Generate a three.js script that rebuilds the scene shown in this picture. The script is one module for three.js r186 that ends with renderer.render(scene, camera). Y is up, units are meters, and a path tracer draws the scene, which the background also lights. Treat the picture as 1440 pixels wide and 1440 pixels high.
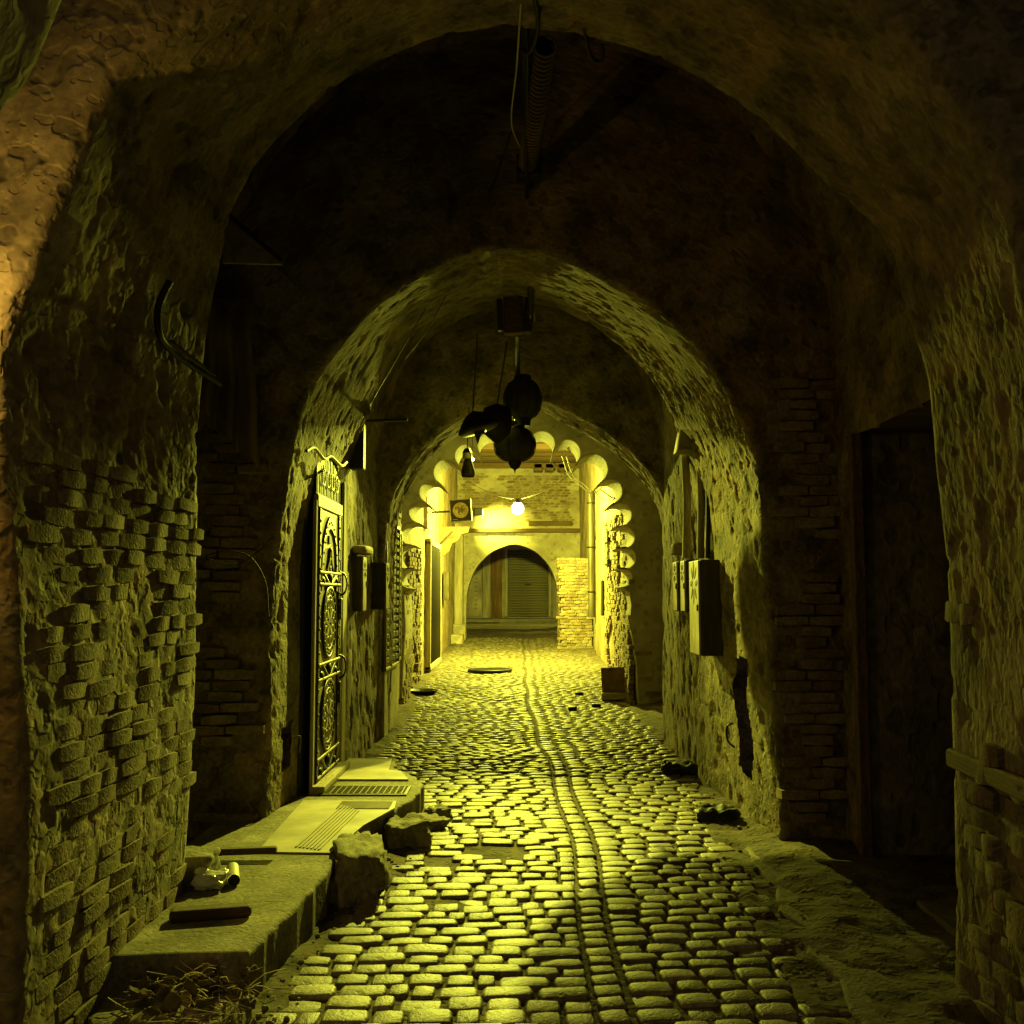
import * as THREE from 'three';
import { mergeGeometries, mergeVertices, toCreasedNormals } from 'three/addons/utils/BufferGeometryUtils.js';
import { RoundedBoxGeometry } from 'three/addons/geometries/RoundedBoxGeometry.js';

// ------------------------------------------------------------------ camera, night sky, lamps, exposure
const scene = new THREE.Scene();
const EYE = 1.58;
const camera = new THREE.PerspectiveCamera(53.13, 1, 0.05, 300);
camera.rotation.order = 'YXZ';
camera.position.set(0, EYE, 0);
camera.rotation.set(Math.atan(115 / 1440), Math.atan(8 / 1440), 0);
camera.updateMatrixWorld(true);

const renderer = new THREE.WebGLRenderer({ antialias: true });
renderer.toneMapping = THREE.LinearToneMapping;
renderer.toneMappingExposure = 1.0;
renderer.shadowMap.enabled = true;

// even, dim night sky with the glow of the town in it
{
  const w = 64, h = 32, data = new Float32Array(w * h * 4);
  for (let i = 0; i < w * h; i++) { data[i * 4] = 0.12; data[i * 4 + 1] = 0.097; data[i * 4 + 2] = 0.045; data[i * 4 + 3] = 1; }
  const sky = new THREE.DataTexture(data, w, h, THREE.RGBAFormat, THREE.FloatType);
  sky.mapping = THREE.EquirectangularReflectionMapping; sky.magFilter = THREE.LinearFilter; sky.needsUpdate = true;
  scene.background = sky; scene.environment = sky;
}
const moon = new THREE.DirectionalLight(new THREE.Color().setRGB(1, 0.93, 0.8), 0.02);
moon.position.set(-6, 30, 12); moon.castShadow = true;
moon.shadow.camera.left = -12; moon.shadow.camera.right = 12; moon.shadow.camera.top = 40; moon.shadow.camera.bottom = -10; moon.shadow.camera.far = 90;
scene.add(moon);
const LAMP = new THREE.Color().setRGB(0.92, 0.94, 0.08);      // the yellow green of the street lamps
const AMBER = new THREE.Color().setRGB(1.0, 0.62, 0.1);        // the warm lamp in the side passage
const I_GLOBE = 240, I_FLOOD = 225, I_WALLSPOT = 75, I_AMBER = 1.3;

// ------------------------------------------------------------------ helpers
function rngOf(a) { return () => { a |= 0; a = a + 0x6D2B79F5 | 0; let t = Math.imul(a ^ a >>> 15, 1 | a); t = t + Math.imul(t ^ t >>> 7, 61 | t) ^ t; return ((t ^ t >>> 14) >>> 0) / 4294967296; }; }
const rnd = rngOf(7);
const R = (a, b) => a + (b - a) * rnd();
const clamp = (x, a = 0, b = 1) => Math.min(b, Math.max(a, x));
const smooth = (a, b, x) => { const t = clamp((x - a) / (b - a)); return t * t * (3 - 2 * t); };
const lerp = (a, b, t) => a + (b - a) * t;
function hash3(x, y, z) { let h = Math.imul(x, 374761393) + Math.imul(y, 668265263) + Math.imul(z, 1274126177) | 0; h = Math.imul(h ^ h >>> 13, 1274126177); h ^= h >>> 16; return (h >>> 0) / 4294967296; }
function noise(x, y, z) {      // value noise 0..1
  const xi = Math.floor(x), yi = Math.floor(y), zi = Math.floor(z); let u = x - xi, v = y - yi, w = z - zi;
  u = u * u * (3 - 2 * u); v = v * v * (3 - 2 * v); w = w * w * (3 - 2 * w);
  const a = lerp(lerp(hash3(xi, yi, zi), hash3(xi + 1, yi, zi), u), lerp(hash3(xi, yi + 1, zi), hash3(xi + 1, yi + 1, zi), u), v);
  const b = lerp(lerp(hash3(xi, yi, zi + 1), hash3(xi + 1, yi, zi + 1), u), lerp(hash3(xi, yi + 1, zi + 1), hash3(xi + 1, yi + 1, zi + 1), u), v);
  return lerp(a, b, w);
}
function fbm(x, y, z, o = 4) { let s = 0, a = 0.5, t = 0; for (let i = 0; i < o; i++) { s += a * noise(x, y, z); t += a; a *= 0.5; x = x * 2.03 + 17.1; y = y * 2.03 + 3.7; z = z * 2.03 + 9.2; } return s / t; }
// a point on the sight line of a place in the photograph, D metres down the alley
const _q = camera.quaternion.clone();
function P(px, py, d) {
  const v = new THREE.Vector3((px - 720) / 1440, (720 - py) / 1440, -1).applyQuaternion(_q);
  return v.multiplyScalar(d / -v.z).add(camera.position);
}
const V = (x, y, z) => new THREE.Vector3(x, y, z);
const floorY = d => d < 11 ? 0 : 0.024 * (Math.min(d, 34) - 11);

// ------------------------------------------------------------------ textures (surface grain only)
function pnoise(x, y, per, seed) {
  const xi = Math.floor(x), yi = Math.floor(y); let u = x - xi, v = y - yi; u = u * u * (3 - 2 * u); v = v * v * (3 - 2 * v);
  const m = (a) => ((a % per) + per) % per;
  return lerp(lerp(hash3(m(xi), m(yi), seed), hash3(m(xi + 1), m(yi), seed), u), lerp(hash3(m(xi), m(yi + 1), seed), hash3(m(xi + 1), m(yi + 1), seed), u), v);
}
function pfbm(u, v, per, oct, seed) { let s = 0, a = 0.5, t = 0; for (let i = 0; i < oct; i++) { s += a * pnoise(u * per, v * per, per, seed + i); t += a; a *= 0.55; per *= 2; } return s / t; }
function tex(size, fn, srgb) {
  const data = new Uint8Array(size * size * 4);
  for (let j = 0; j < size; j++) for (let i = 0; i < size; i++) {
    const c = fn(i / size, j / size), k = (j * size + i) * 4;
    if (typeof c === 'number') { const b = clamp(c) * 255; data[k] = data[k + 1] = data[k + 2] = b; } else { data[k] = clamp(c[0]) * 255; data[k + 1] = clamp(c[1]) * 255; data[k + 2] = clamp(c[2]) * 255; }
    data[k + 3] = 255;
  }
  const t = new THREE.DataTexture(data, size, size, THREE.RGBAFormat);
  t.wrapS = t.wrapT = THREE.RepeatWrapping; t.magFilter = THREE.LinearFilter; t.minFilter = THREE.LinearMipmapLinearFilter; t.generateMipmaps = true;
  if (srgb) t.colorSpace = THREE.SRGBColorSpace; t.needsUpdate = true; return t;
}
const pit = (u, v, per, seed, lo, hi) => smooth(lo, hi, pfbm(u, v, per, 2, seed));
const T = {
  rubbleC: tex(1024, (u, v) => { const n = pfbm(u, v, 6, 6, 11), g = pfbm(u, v, 60, 2, 31), p = pit(u, v, 22, 41, .62, .72); const b = .62 + .55 * (n - .5) + .22 * (g - .5) - .1 * p; return [b, b * .985, b * .95]; }, true),
  rubbleB: tex(1024, (u, v) => { const n = pfbm(u, v, 10, 6, 11), g = pfbm(u, v, 70, 3, 31), p = pit(u, v, 22, 41, .58, .72), q = pit(u, v, 40, 47, .6, .7); return .3 + .55 * n + .18 * g - .45 * p - .22 * q; }),
  plasterC: tex(512, (u, v) => { const n = pfbm(u, v, 4, 6, 5), s = pfbm(u, v, 16, 4, 9); const b = .74 + .34 * (n - .5) + .16 * (s - .5) - .1 * pit(u, v, 18, 77, .7, .76); return [b, b * .985, b * .95]; }, true),
  plasterB: tex(512, (u, v) => .5 + .45 * (pfbm(u, v, 8, 6, 15) - .5) - .35 * pit(u, v, 18, 77, .7, .76)),
  stoneC: tex(512, (u, v) => { const n = pfbm(u, v, 5, 6, 21), s = pfbm(u, v, 60, 2, 29); const b = .7 + .45 * (n - .5) + .3 * (s - .5); return [b, b * .98, b * .93]; }, true),
  stoneB: tex(512, (u, v) => .5 + .5 * (pfbm(u, v, 12, 5, 25) - .5) + .35 * (pfbm(u, v, 70, 2, 27) - .5) - .3 * pit(u, v, 30, 37, .66, .74)),
  woodC: tex(512, (u, v) => { const g = pfbm(u, v * 4 + .2 * pfbm(u, v, 3, 2, 2), 4, 2, 61); const f = pnoise(u * 8, v * 128, 128, 63), k = pnoise(u * 16, v * 256, 256, 67); const b = .66 + .3 * (g - .5) + .26 * (f - .5) + .16 * (k - .5); return [b, b * .95, b * .86]; }, true),
  woodB: tex(512, (u, v) => .5 + .5 * (pnoise(u * 8, v * 128, 128, 63) - .5) + .3 * (pnoise(u * 16, v * 256, 256, 67) - .5)),
  grimeC: tex(512, (u, v) => { const n = pfbm(u, v, 5, 6, 83); const b = .72 + .5 * (n - .5); return [b, b * .97, b * .9]; }, true),
};
const col = (r, g, b) => new THREE.Color().setRGB(r, g, b);
function mat(c, o = {}) { const m = new THREE.MeshStandardMaterial({ color: col(...c), roughness: .9, metalness: 0, ...o }); m.side = THREE.DoubleSide; return m; }
const rub = (c, o = {}) => mat(c, { map: T.rubbleC, bumpMap: T.rubbleB, bumpScale: .013, vertexColors: true, roughness: .95, ...o });
const M = {
  rubble: rub([.68, .6, .46]), rubblePlain: mat([.5, .43, .32], { map: T.rubbleC, bumpMap: T.rubbleB, bumpScale: .02, roughness: .95 }),
  plaster: mat([.66, .58, .45], { map: T.plasterC, bumpMap: T.plasterB, bumpScale: .008, vertexColors: true }),
  plasterPlain: mat([.68, .6, .47], { map: T.plasterC, bumpMap: T.plasterB, bumpScale: .006 }),
  limewash: mat([.78, .71, .58], { map: T.plasterC, bumpMap: T.plasterB, bumpScale: .006 }),
  brick: [[.46, .36, .24], [.53, .43, .3], [.4, .3, .2], [.58, .48, .34]].map(c => mat(c, { map: T.stoneC, bumpMap: T.stoneB, bumpScale: .0035, roughness: .95 })),
  sett: [[.47, .42, .33], [.39, .345, .265], [.57, .51, .4], [.3, .265, .2], [.45, .39, .31]].map(c => mat(c, { map: T.stoneC, bumpMap: T.stoneB, bumpScale: .004, roughness: .6 })),
  dirt: mat([.34, .28, .2], { map: T.rubbleC, bumpMap: T.rubbleB, bumpScale: .012, vertexColors: true, roughness: .95 }),
  concrete: mat([.46, .42, .34], { map: T.stoneC, bumpMap: T.stoneB, bumpScale: .006, vertexColors: true }),
  concretePlain: mat([.46, .42, .34], { map: T.stoneC, bumpMap: T.stoneB, bumpScale: .006 }),
  wood: mat([.3, .2, .12], { map: T.woodC, bumpMap: T.woodB, bumpScale: .003, roughness: .8 }),
  darkWood: mat([.1, .075, .05], { map: T.woodC, bumpMap: T.woodB, bumpScale: .003, roughness: .75 }),
  paleWood: mat([.5, .36, .2], { map: T.woodC, bumpMap: T.woodB, bumpScale: .003, roughness: .8 }),
  iron: mat([.035, .032, .03], { roughness: .5, metalness: .4, map: T.grimeC }),
  blackIron: mat([.02, .02, .02], { roughness: .45, metalness: .3 }),
  doorPale: mat([.66, .6, .47], { map: T.grimeC, roughness: .55 }),
  boxPale: mat([.6, .54, .42], { map: T.grimeC, roughness: .6 }),
  boxDark: mat([.12, .1, .07], { map: T.grimeC, roughness: .8 }),
  rubber: mat([.015, .014, .013], { roughness: .6 }),
  wire: mat([.1, .09, .07], { roughness: .6 }),
  pipe: mat([.16, .14, .1], { map: T.grimeC, roughness: .5, metalness: .3 }),
  cloth: mat([.3, .24, .15], { map: T.grimeC, roughness: 1 }),
  lantern: mat([.09, .085, .06], { map: T.grimeC, roughness: .75 }),
  shutter: mat([.2, .18, .13], { map: T.grimeC, roughness: .55, metalness: .5 }),
  cardboard: mat([.33, .2, .1], { map: T.grimeC, roughness: .95 }),
  straw: mat([.5, .42, .26], { roughness: 1 }), litter: mat([.62, .58, .48], { roughness: .6 }), black: mat([.015, .015, .013], { roughness: .7 }),
  glow: new THREE.MeshStandardMaterial({ color: 0x111111, emissive: col(1, 1, .82), emissiveIntensity: 5 }),
  glowAmber: new THREE.MeshStandardMaterial({ color: 0x111111, emissive: col(1, .7, .25), emissiveIntensity: 3 }),
};

// ------------------------------------------------------------------ naming and adding
const taken = new Map();
function numbered(name) { const n = taken.get(name) || 0; taken.set(name, n + 1); return n ? `${name}_${String(n).padStart(3, '0')}` : name; }
function tag(o, label, category, group) { o.userData.label = label; o.userData.category = category; if (group) o.userData.group = group; return o; }
function shadows(o) { o.traverse(m => { if (m.isMesh) { m.castShadow = true; m.receiveShadow = true; } }); return o; }
function thing(name, label, category, group, pos) { const g = new THREE.Group(); g.name = numbered(name); tag(g, label, category, group); if (pos) g.position.copy(pos); scene.add(g); return g; }
function structure(o, name) { o.name = numbered(name); o.userData.kind = 'structure'; scene.add(o); return o; }
function part(parent, name, geo, m, pos, rot) { const o = new THREE.Mesh(geo, m); o.name = name; if (pos) o.position.set(pos.x ?? pos[0], pos.y ?? pos[1], pos.z ?? pos[2]); if (rot) o.rotation.set(...rot); parent.add(o); return o; }
const box = (w, h, d) => new THREE.BoxGeometry(w, h, d);
const rbox = (w, h, d, r = .01) => new RoundedBoxGeometry(w, h, d, 2, Math.min(r, w / 2.1, h / 2.1, d / 2.1));
function moved(g, x, y, z, rx = 0, ry = 0, rz = 0) { g.applyMatrix4(new THREE.Matrix4().compose(V(x, y, z), new THREE.Quaternion().setFromEuler(new THREE.Euler(rx, ry, rz)), V(1, 1, 1))); return g; }
const merged = a => mergeGeometries(a.map(g => { const h = g.index ? g.toNonIndexed() : g; for (const k of Object.keys(h.attributes)) if (!['position', 'normal', 'uv'].includes(k)) h.deleteAttribute(k); return h; }));
const tube = (pts, r, seg = 24, rad = 6, closed = false) => new THREE.TubeGeometry(new THREE.CatmullRomCurve3(pts, closed), seg, r, rad, closed);
const lathe = (pts, n = 24) => new THREE.LatheGeometry(pts.map(p => new THREE.Vector2(p[0], p[1])), n);
function bar(a, b, r, n = 6) { const g = new THREE.CylinderGeometry(r, r, a.distanceTo(b), n); const q = new THREE.Quaternion().setFromUnitVectors(V(0, 1, 0), b.clone().sub(a).normalize()); g.applyQuaternion(q); const c = a.clone().lerp(b, .5); g.translate(c.x, c.y, c.z); return g; }

// a sheet of rough masonry over a grid of points, pushed in and out along its own normals
function sheet(nu, nv, at, { disp, colour, hole, tile = 1.6, uvOf } = {}) {
  const pos = new Float32Array((nu + 1) * (nv + 1) * 3), uv = new Float32Array((nu + 1) * (nv + 1) * 2), idx = [];
  const pts = [];
  for (let i = 0; i <= nu; i++) for (let j = 0; j <= nv; j++) { const p = at(i, j); pts.push(p); const k = i * (nv + 1) + j; pos[k * 3] = p.x; pos[k * 3 + 1] = p.y; pos[k * 3 + 2] = p.z; }
  for (let i = 0; i <= nu; i++) for (let j = 0; j <= nv; j++) {
    const k = i * (nv + 1) + j;
    const mj = nv >> 1, mi = nu >> 1;
    if (i > 0) { uv[k * 2] = uv[(k - nv - 1) * 2] + pts[i * (nv + 1) + mj].distanceTo(pts[(i - 1) * (nv + 1) + mj]) / tile; }
    if (j > 0) { uv[k * 2 + 1] = uv[(k - 1) * 2 + 1] + pts[mi * (nv + 1) + j].distanceTo(pts[mi * (nv + 1) + j - 1]) / tile; }
  }
  for (let i = 0; i < nu; i++) for (let j = 0; j < nv; j++) {
    const a = i * (nv + 1) + j, b = a + nv + 1;
    if (hole) { const c = pts[a].clone().add(pts[b + 1]).multiplyScalar(.5); if (hole(c)) continue; }
    idx.push(a, a + 1, b, b, a + 1, b + 1);
  }
  const g = new THREE.BufferGeometry();
  g.setAttribute('position', new THREE.BufferAttribute(pos, 3)); g.setAttribute('uv', new THREE.BufferAttribute(uv, 2)); g.setIndex(idx);
  g.computeVertexNormals();
  const n = g.attributes.normal, c = new Float32Array(pos.length);
  for (let k = 0; k < pts.length; k++) {
    const p = pts[k], cc = colour ? colour(p) : [1, 1, 1];
    c[k * 3] = cc[0]; c[k * 3 + 1] = cc[1]; c[k * 3 + 2] = cc[2];
    if (disp) { const h = disp(p, i => 0); pos[k * 3] += n.getX(k) * h; pos[k * 3 + 1] += n.getY(k) * h; pos[k * 3 + 2] += n.getZ(k) * h; }
  }
  g.setAttribute('color', new THREE.BufferAttribute(c, 3)); g.computeVertexNormals();
  return g;
}
// rough masonry: big swells, broken plaster with an edge, pits and lumps
function patch(p, s = 1) { return smooth(.5, .535, fbm(p.x * 1.3 * s + 5, p.y * 1.1 * s, p.z * 1.3 * s, 4)); }   // 1 = plaster still on
function roughDisp(amp = 1, sign = 1) {
  return p => {
    const big = (fbm(p.x * .9, p.y * .9, p.z * .9, 2) - .5) * .10, mid = (fbm(p.x * 5, p.y * 5, p.z * 5, 3) - .5) * .05;
    const lump = 1 - Math.abs(2 * fbm(p.x * 15, p.y * 15, p.z * 15, 2) - 1), pl = patch(p);
    const hole = smooth(.66, .74, fbm(p.x * 12 + 40, p.y * 9, p.z * 12, 2)) * .035;
    return sign * amp * (big + mid * (1 - .55 * pl) + (lump - .7) * .04 * (1 - .8 * pl) + pl * .014 - hole);
  };
}
function roughColour(light = [1, .97, .9], dark = [.62, .55, .46], grime = .35) {
  return p => {
    const pl = patch(p), n = fbm(p.x * 2.2 + 60, p.y * 2.2, p.z * 2.2, 4), r = smooth(.52, .6, fbm(p.x * 6 + 9, p.y * 9, p.z * 6, 3));
    const k = 1 - grime * smooth(.5, .7, n);
    return [0, 1, 2].map(i => lerp(dark[i] * (1 + .25 * r * (i === 0 ? 1 : i === 1 ? .6 : .3)), light[i], pl) * k);
  };
}
const spaced = (pts, n) => new THREE.CatmullRomCurve3(pts, false, 'centripetal').getSpacedPoints(n);
// an arch with thickness: nearer face, worn arris, soffit, worn arris, farther face
function archGeo(near, far, { nu, ns, outNear = 1.5, outFar = 1.5, r = .06, disp, colour, hole, tile }) {
  const A = spaced(near, nu), B = spaced(far, nu), N = A.map((_, i) => {
    const a = A[Math.max(0, i - 3)], b = A[Math.min(nu, i + 3)], c = B[Math.max(0, i - 3)], e = B[Math.min(nu, i + 3)];
    const tx = b.x - a.x + e.x - c.x, ty = b.y - a.y + e.y - c.y, l = Math.hypot(tx, ty) || 1; return [-ty / l, tx / l];
  });
  const S = [], face = (o1) => { const a = []; for (let k = 0; k <= 26; k++) a.push(r + (o1 - r) * Math.pow(1 - k / 26, 1.35)); return a; };
  if (outNear) for (const o of face(outNear)) S.push([0, o, 0]);
  S.push([0, r * .45, r * .12], [0, r * .12, r * .45]);
  for (let k = 0; k <= ns; k++) S.push([k / ns, 0, lerp(r, -r, k / ns)]);
  S.push([1, r * .12, -r * .45], [1, r * .45, -r * .12]);
  if (outFar) for (const o of face(outFar).reverse()) S.push([1, o, 0]);
  return sheet(nu, S.length - 1, (i, j) => { const [s, o, dz] = S[j]; const p = A[i].clone().lerp(B[i], s); p.x += N[i][0] * o; p.y += N[i][1] * o; p.z -= dz; return p; }, { disp, colour, hole, tile });
}
// ------------------------------------------------------------------ ground and paving
const seamX = d => lerp(.34, .40, smooth(3.5, 6, d)) - .2 * smooth(7, 16, d) + .02 * Math.sin(d * 2.1);
const leftX = d => d < 4.4 ? -.9 : d < 5.6 ? lerp(-.9, -.82, (d - 4.4) / 1.2) : d < 7.6 ? lerp(-.70, -.62, (d - 5.6) / 2) : d < 8.9 ? lerp(-.66, -1.0, (d - 7.6) / 1.3) : d < 14 ? -1.36 : -1.5;
const rightX = d => d < 6.5 ? lerp(1.02, 1.22, (d - 3) / 3.5) : d < 9 ? lerp(1.22, 1.46, (d - 6.5) / 2.5) : d < 14 ? 1.5 : d < 22.5 ? 1.5 : .95;
const swell = (x, d) => (fbm(x * .8 + 3, d * .8, 1, 2) - .5) * .07 + (fbm(x * 2.2, d * 2.2, 5, 2) - .5) * .022 - .02 * Math.exp(-((x - seamX(d)) ** 2) / .12);
{
  const ds = []; for (let d = -10; d < 2.6; d += .5) ds.push(d); for (let d = 2.6; d < 12; d += .035) ds.push(d); for (let d = 12; d <= 46; d += .25) ds.push(d);
  const xs = []; for (let x = -9; x < -1.9; x += .6) xs.push(x); for (let x = -1.9; x <= 1.9; x += .035) xs.push(x); for (let x = 2; x <= 9; x += .6) xs.push(x);
  const g = sheet(xs.length - 1, ds.length - 1, (i, j) => {
    const x = xs[i], d = ds[j], inside = smooth(leftX(d) - .02, leftX(d) + .03, x) * (1 - smooth(rightX(d) - .03, rightX(d) + .02, x));
    const bank = (1 - inside) * ((fbm(x * 6, d * 6, 3, 3) - .45) * .06 + .012 + .05 * smooth(.1, .5, Math.max(leftX(d) - x, x - rightX(d))));
    return V(x, floorY(d) + swell(x, d) - .006 + .010 * smooth(9, 12, d) + bank + (fbm(x * 22, d * 22, 2, 2) - .5) * .008, -d);
  }, { colour: p => { const n = fbm(p.x * 3, p.z * 3, 8, 4), k = .75 + .6 * (n - .3); return [k, k * .97, k * .92]; }, tile: 1.1 });
  const ground = new THREE.Mesh(g, M.dirt); structure(ground, 'ground');
}
function settGeo(seed, seg) {
  let g = new THREE.BoxGeometry(1, 1, 1, seg, 1, seg); g.deleteAttribute('uv'); g.deleteAttribute('normal'); g = mergeVertices(g);
  const p = g.attributes.position, r = rngOf(seed), j = [R(.9, 1.05), R(.9, 1.05)];
  for (let i = 0; i < p.count; i++) {
    const rm = t => Math.sign(t) * (Math.abs(t) < .9 ? Math.min(.84, Math.abs(t) * 1.62) : 1); let x = rm(p.getX(i) * 2), y = p.getY(i), z = rm(p.getZ(i) * 2); const ax = Math.abs(x), az = Math.abs(z);
    const k = 1 - .13 * Math.pow(ax * az, 4) - .03 * (noise(x * 2 + seed, z * 2, 1) - .3);
    if (y > 0) { y = .5 - .14 * Math.max(Math.pow(ax, 9), Math.pow(az, 9)) - .09 * (noise(x * 1.6 + seed * 3, z * 1.6, 4) - .5); x *= k * .985; z *= k * .98; } else { x *= k * 1.02; z *= k * 1.02; }
    p.setXYZ(i, x / 2, y, z / 2);
  }
  g.computeVertexNormals();
  const uv = new Float32Array(p.count * 2); for (let i = 0; i < p.count; i++) { uv[i * 2] = p.getX(i) * .28 + seed * .137; uv[i * 2 + 1] = p.getZ(i) * .2 + p.getY(i) * .1 + seed * .291; }
  g.setAttribute('uv', new THREE.BufferAttribute(uv, 2)); return g;
}
{
  const paving = structure(new THREE.Group(), 'alley_paving');
  const geos = [1, 2, 3, 4, 5, 6].map(s => settGeo(s, 4)), low = [1, 2, 3].map(s => settGeo(s, 3)), rest = M.sett.map(() => []);
  let singles = 0, rp = rngOf(99); const RP = (a, b) => a + (b - a) * rp();
  function lay(x, d, w, l, turn, far) {
    if (x < 1.2 && x > -.6) { // a few blocks are missing or sunk in the worn patch
      if (Math.hypot((x + .13) / .16, (d - 6.42) / .12) < 1 || Math.hypot((x + .47) / .1, (d - 6.15) / .1) < 1) return;
    }
    const ev = 1 - .75 * smooth(9, 12, d), sunk = rp() < .05 ? RP(.008, .02) : 0, k = Math.floor(rp() * 5), tone = rp() < .12 ? 3 : k;
    const m = new THREE.Matrix4().compose(V(x, floorY(d) + swell(x, d) - .03 + RP(-.005, .006) * ev - sunk * ev, -d), new THREE.Quaternion().setFromEuler(new THREE.Euler(RP(-.03, .03) * ev, turn + RP(-.04, .04), RP(-.03, .03) * ev)), V(w - RP(.005, .011), .085, l - RP(.006, .012)));
    if (singles < 300 && !far) { const o = new THREE.Mesh(geos[Math.floor(rp() * 6)], M.sett[tone]); o.name = 'sett'; o.applyMatrix4(m); paving.add(o); singles++; }
    else { const g = (d < 9 ? geos[Math.floor(rp() * 6)] : low[Math.floor(rp() * 3)]).clone().applyMatrix4(m); rest[tone].push(g); }
  }
  let d = 3.42;
  while (d < 27.5) {
    const l = RP(.105, .14), dd = d + l / 2;
    // two fields with a seam of blocks set the other way
    let x = leftX(dd) + RP(-.06, .05); const sx = seamX(dd) - .07;
    while (x < sx - .03) { let w = RP(.12, .235); if (rp() < .12) w = RP(.08, .11); if (sx - x - w < .07) w = sx - x; lay(x + w / 2, dd + (fbm(x * 1.3, dd, 2, 2) - .5) * .09, w, l, (fbm(x, dd * .7, 4, 2) - .5) * .16); x += w; }
    if (dd < 10.5) lay(sx + .07, dd + .02, RP(.12, .14), l, .12 + RP(-.06, .06));
    x = dd < 10.5 ? sx + .145 : x; const shift = dd < 10.5 ? .03 : 0;
    while (x < rightX(dd)) { let w = RP(.125, .2); lay(x + w / 2, dd + shift + (x - sx) * .05 + (fbm(x * 1.3 + 7, dd, 2, 2) - .5) * .05, w, l, .05 + RP(-.03, .03)); x += w; }
    d += l;
  }
  rest.forEach((a, i) => { if (a.length) { const o = part(paving, 'sett_field', mergeGeometries(a), M.sett[i]); o.userData.kind = 'stuff'; } });
  shadows(paving);
}

// ------------------------------------------------------------------ bricks laid on a wall surface
function brickGeo(seed) {
  let g = new THREE.BoxGeometry(1, 1, 1, 3, 1, 2); g.deleteAttribute('uv'); g.deleteAttribute('normal'); g = mergeVertices(g);
  const p = g.attributes.position;
  for (let i = 0; i < p.count; i++) {
    const x = p.getX(i), y = p.getY(i), z = p.getZ(i), n = (a) => noise(x * 2.3 + seed * 5.1 + a * 17, y * 3.1 + a, z * 3.3 + seed) - .5, c = 1 - .05 * (Math.abs(x * 2) ** 4) - .12 * (Math.abs(z * 2) > .9 && Math.abs(x * 2) > .9 ? 1 : 0);
    p.setXYZ(i, x * (1 + .09 * n(1)), y * c * (1 + .28 * n(2)), z * (1 + .2 * n(3)) * (1 - .1 * (Math.abs(x * 2) ** 6)));
  }
  const uv = new Float32Array(p.count * 2); for (let i = 0; i < p.count; i++) { uv[i * 2] = p.getX(i) * .4 + seed * .21; uv[i * 2 + 1] = (p.getY(i) + p.getZ(i)) * .12 + seed * .37; }
  g.setAttribute('uv', new THREE.BufferAttribute(uv, 2)); g.computeVertexNormals(); return toCreasedNormals(g, .9);
}
const BRICKS = [1, 2, 3, 4, 5].map(brickGeo);
// wall(h, d) -> {p, ry}: place and turn of a brick at height h and d metres down the alley
function layBricks(parent, { h0, h1, d0, d1, pitch = .068, len = [.16, .24], deep = .1, wall, keep = () => true, mats = M.brick, most = 300, name = 'brick', seed = 3, proud = .02, rough = 1 }) {
  const r = rngOf(seed), RR = (a, b) => a + (b - a) * r(), rest = mats.map(() => []); let n = 0;
  for (let h = h0; h < h1; h += pitch) {
    let d = d0 - RR(0, len[0]);
    while (d < d1) {
      const l = RR(...len), mid = d + l / 2; d += l + .012;
      const hh = h + (fbm(mid * 1.5, h, seed, 2) - .5) * .05 * rough;
      if (mid < d0 + .02 || mid > d1 - .02 || !keep(hh, mid)) continue;
      const { p, ry, rz = 0 } = wall(hh, mid), out = proud * RR(.2, 1.3);
      const q = new THREE.Quaternion().setFromEuler(new THREE.Euler(RR(-.05, .05) * rough, ry + RR(-.06, .06) * rough, RR(-.04, .04) * rough + rz, 'YXZ'));
      const nrm = V(0, 0, 1).applyQuaternion(new THREE.Quaternion().setFromEuler(new THREE.Euler(0, ry, 0)));
      const m = new THREE.Matrix4().compose(p.clone().addScaledVector(nrm, out - deep / 2), q, V(l, pitch * RR(.78, .95), deep));
      const k = Math.floor(r() * mats.length), g = BRICKS[Math.floor(r() * 5)];
      if (n < most) { const o = new THREE.Mesh(g, mats[k]); o.name = name; o.applyMatrix4(m); parent.add(o); n++; } else rest[k].push(g.clone().applyMatrix4(m));
    }
  }
  rest.forEach((a, i) => { if (a.length) { const o = part(parent, 'brickwork', mergeGeometries(a), mats[i]); o.userData.kind = 'stuff'; } });
  return n;
}

// ------------------------------------------------------------------ the arches and vaults, near to far
const base = (x, d) => V(x, -.12, -d);
const ARCH = {};
function arch(name, label, near, far, o, m, group) {
  const g = thing(name, label, 'arch', group); part(g, 'masonry', archGeo(near, far, o), m);
  ARCH[label] = { near, far }; return shadows(g);
}
// the arch over the viewer
{
  const n = [base(-1.5, 1.2), V(-1.5, 1.2, -1.2), V(-1.46, 2.2, -1.2), V(-1.15, 2.95, -1.2), V(-.6, 3.45, -1.2), V(0, 3.6, -1.2), V(.7, 3.5, -1.2), V(1.4, 3.05, -1.2), V(1.75, 2.3, -1.2), V(1.82, 1.2, -1.2), base(1.82, 1.2)];
  const f = [base(-1.42, 2.5), V(-1.42, 1.2, -2.5), P(0, 205, 2.5).setX(-1.31), P(42, 130, 2.5), P(108, 0, 2.5), V(-.7, 3.55, -2.5), V(0, 3.72, -2.5), V(.7, 3.6, -2.5), V(1.3, 3.2, -2.5), V(1.62, 2.5, -2.5), V(1.75, 1.2, -2.5), base(1.75, 2.5)];
  arch('masonry_arch', 'rough earthen arch passing close overhead before the bricked tunnel mouth', n, f, { nu: 170, ns: 30, outNear: 2.6, outFar: 1.5, r: .05, disp: roughDisp(1), colour: roughColour([1, .96, .88], [.82, .74, .62], .2) }, M.rubble);
}
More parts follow.
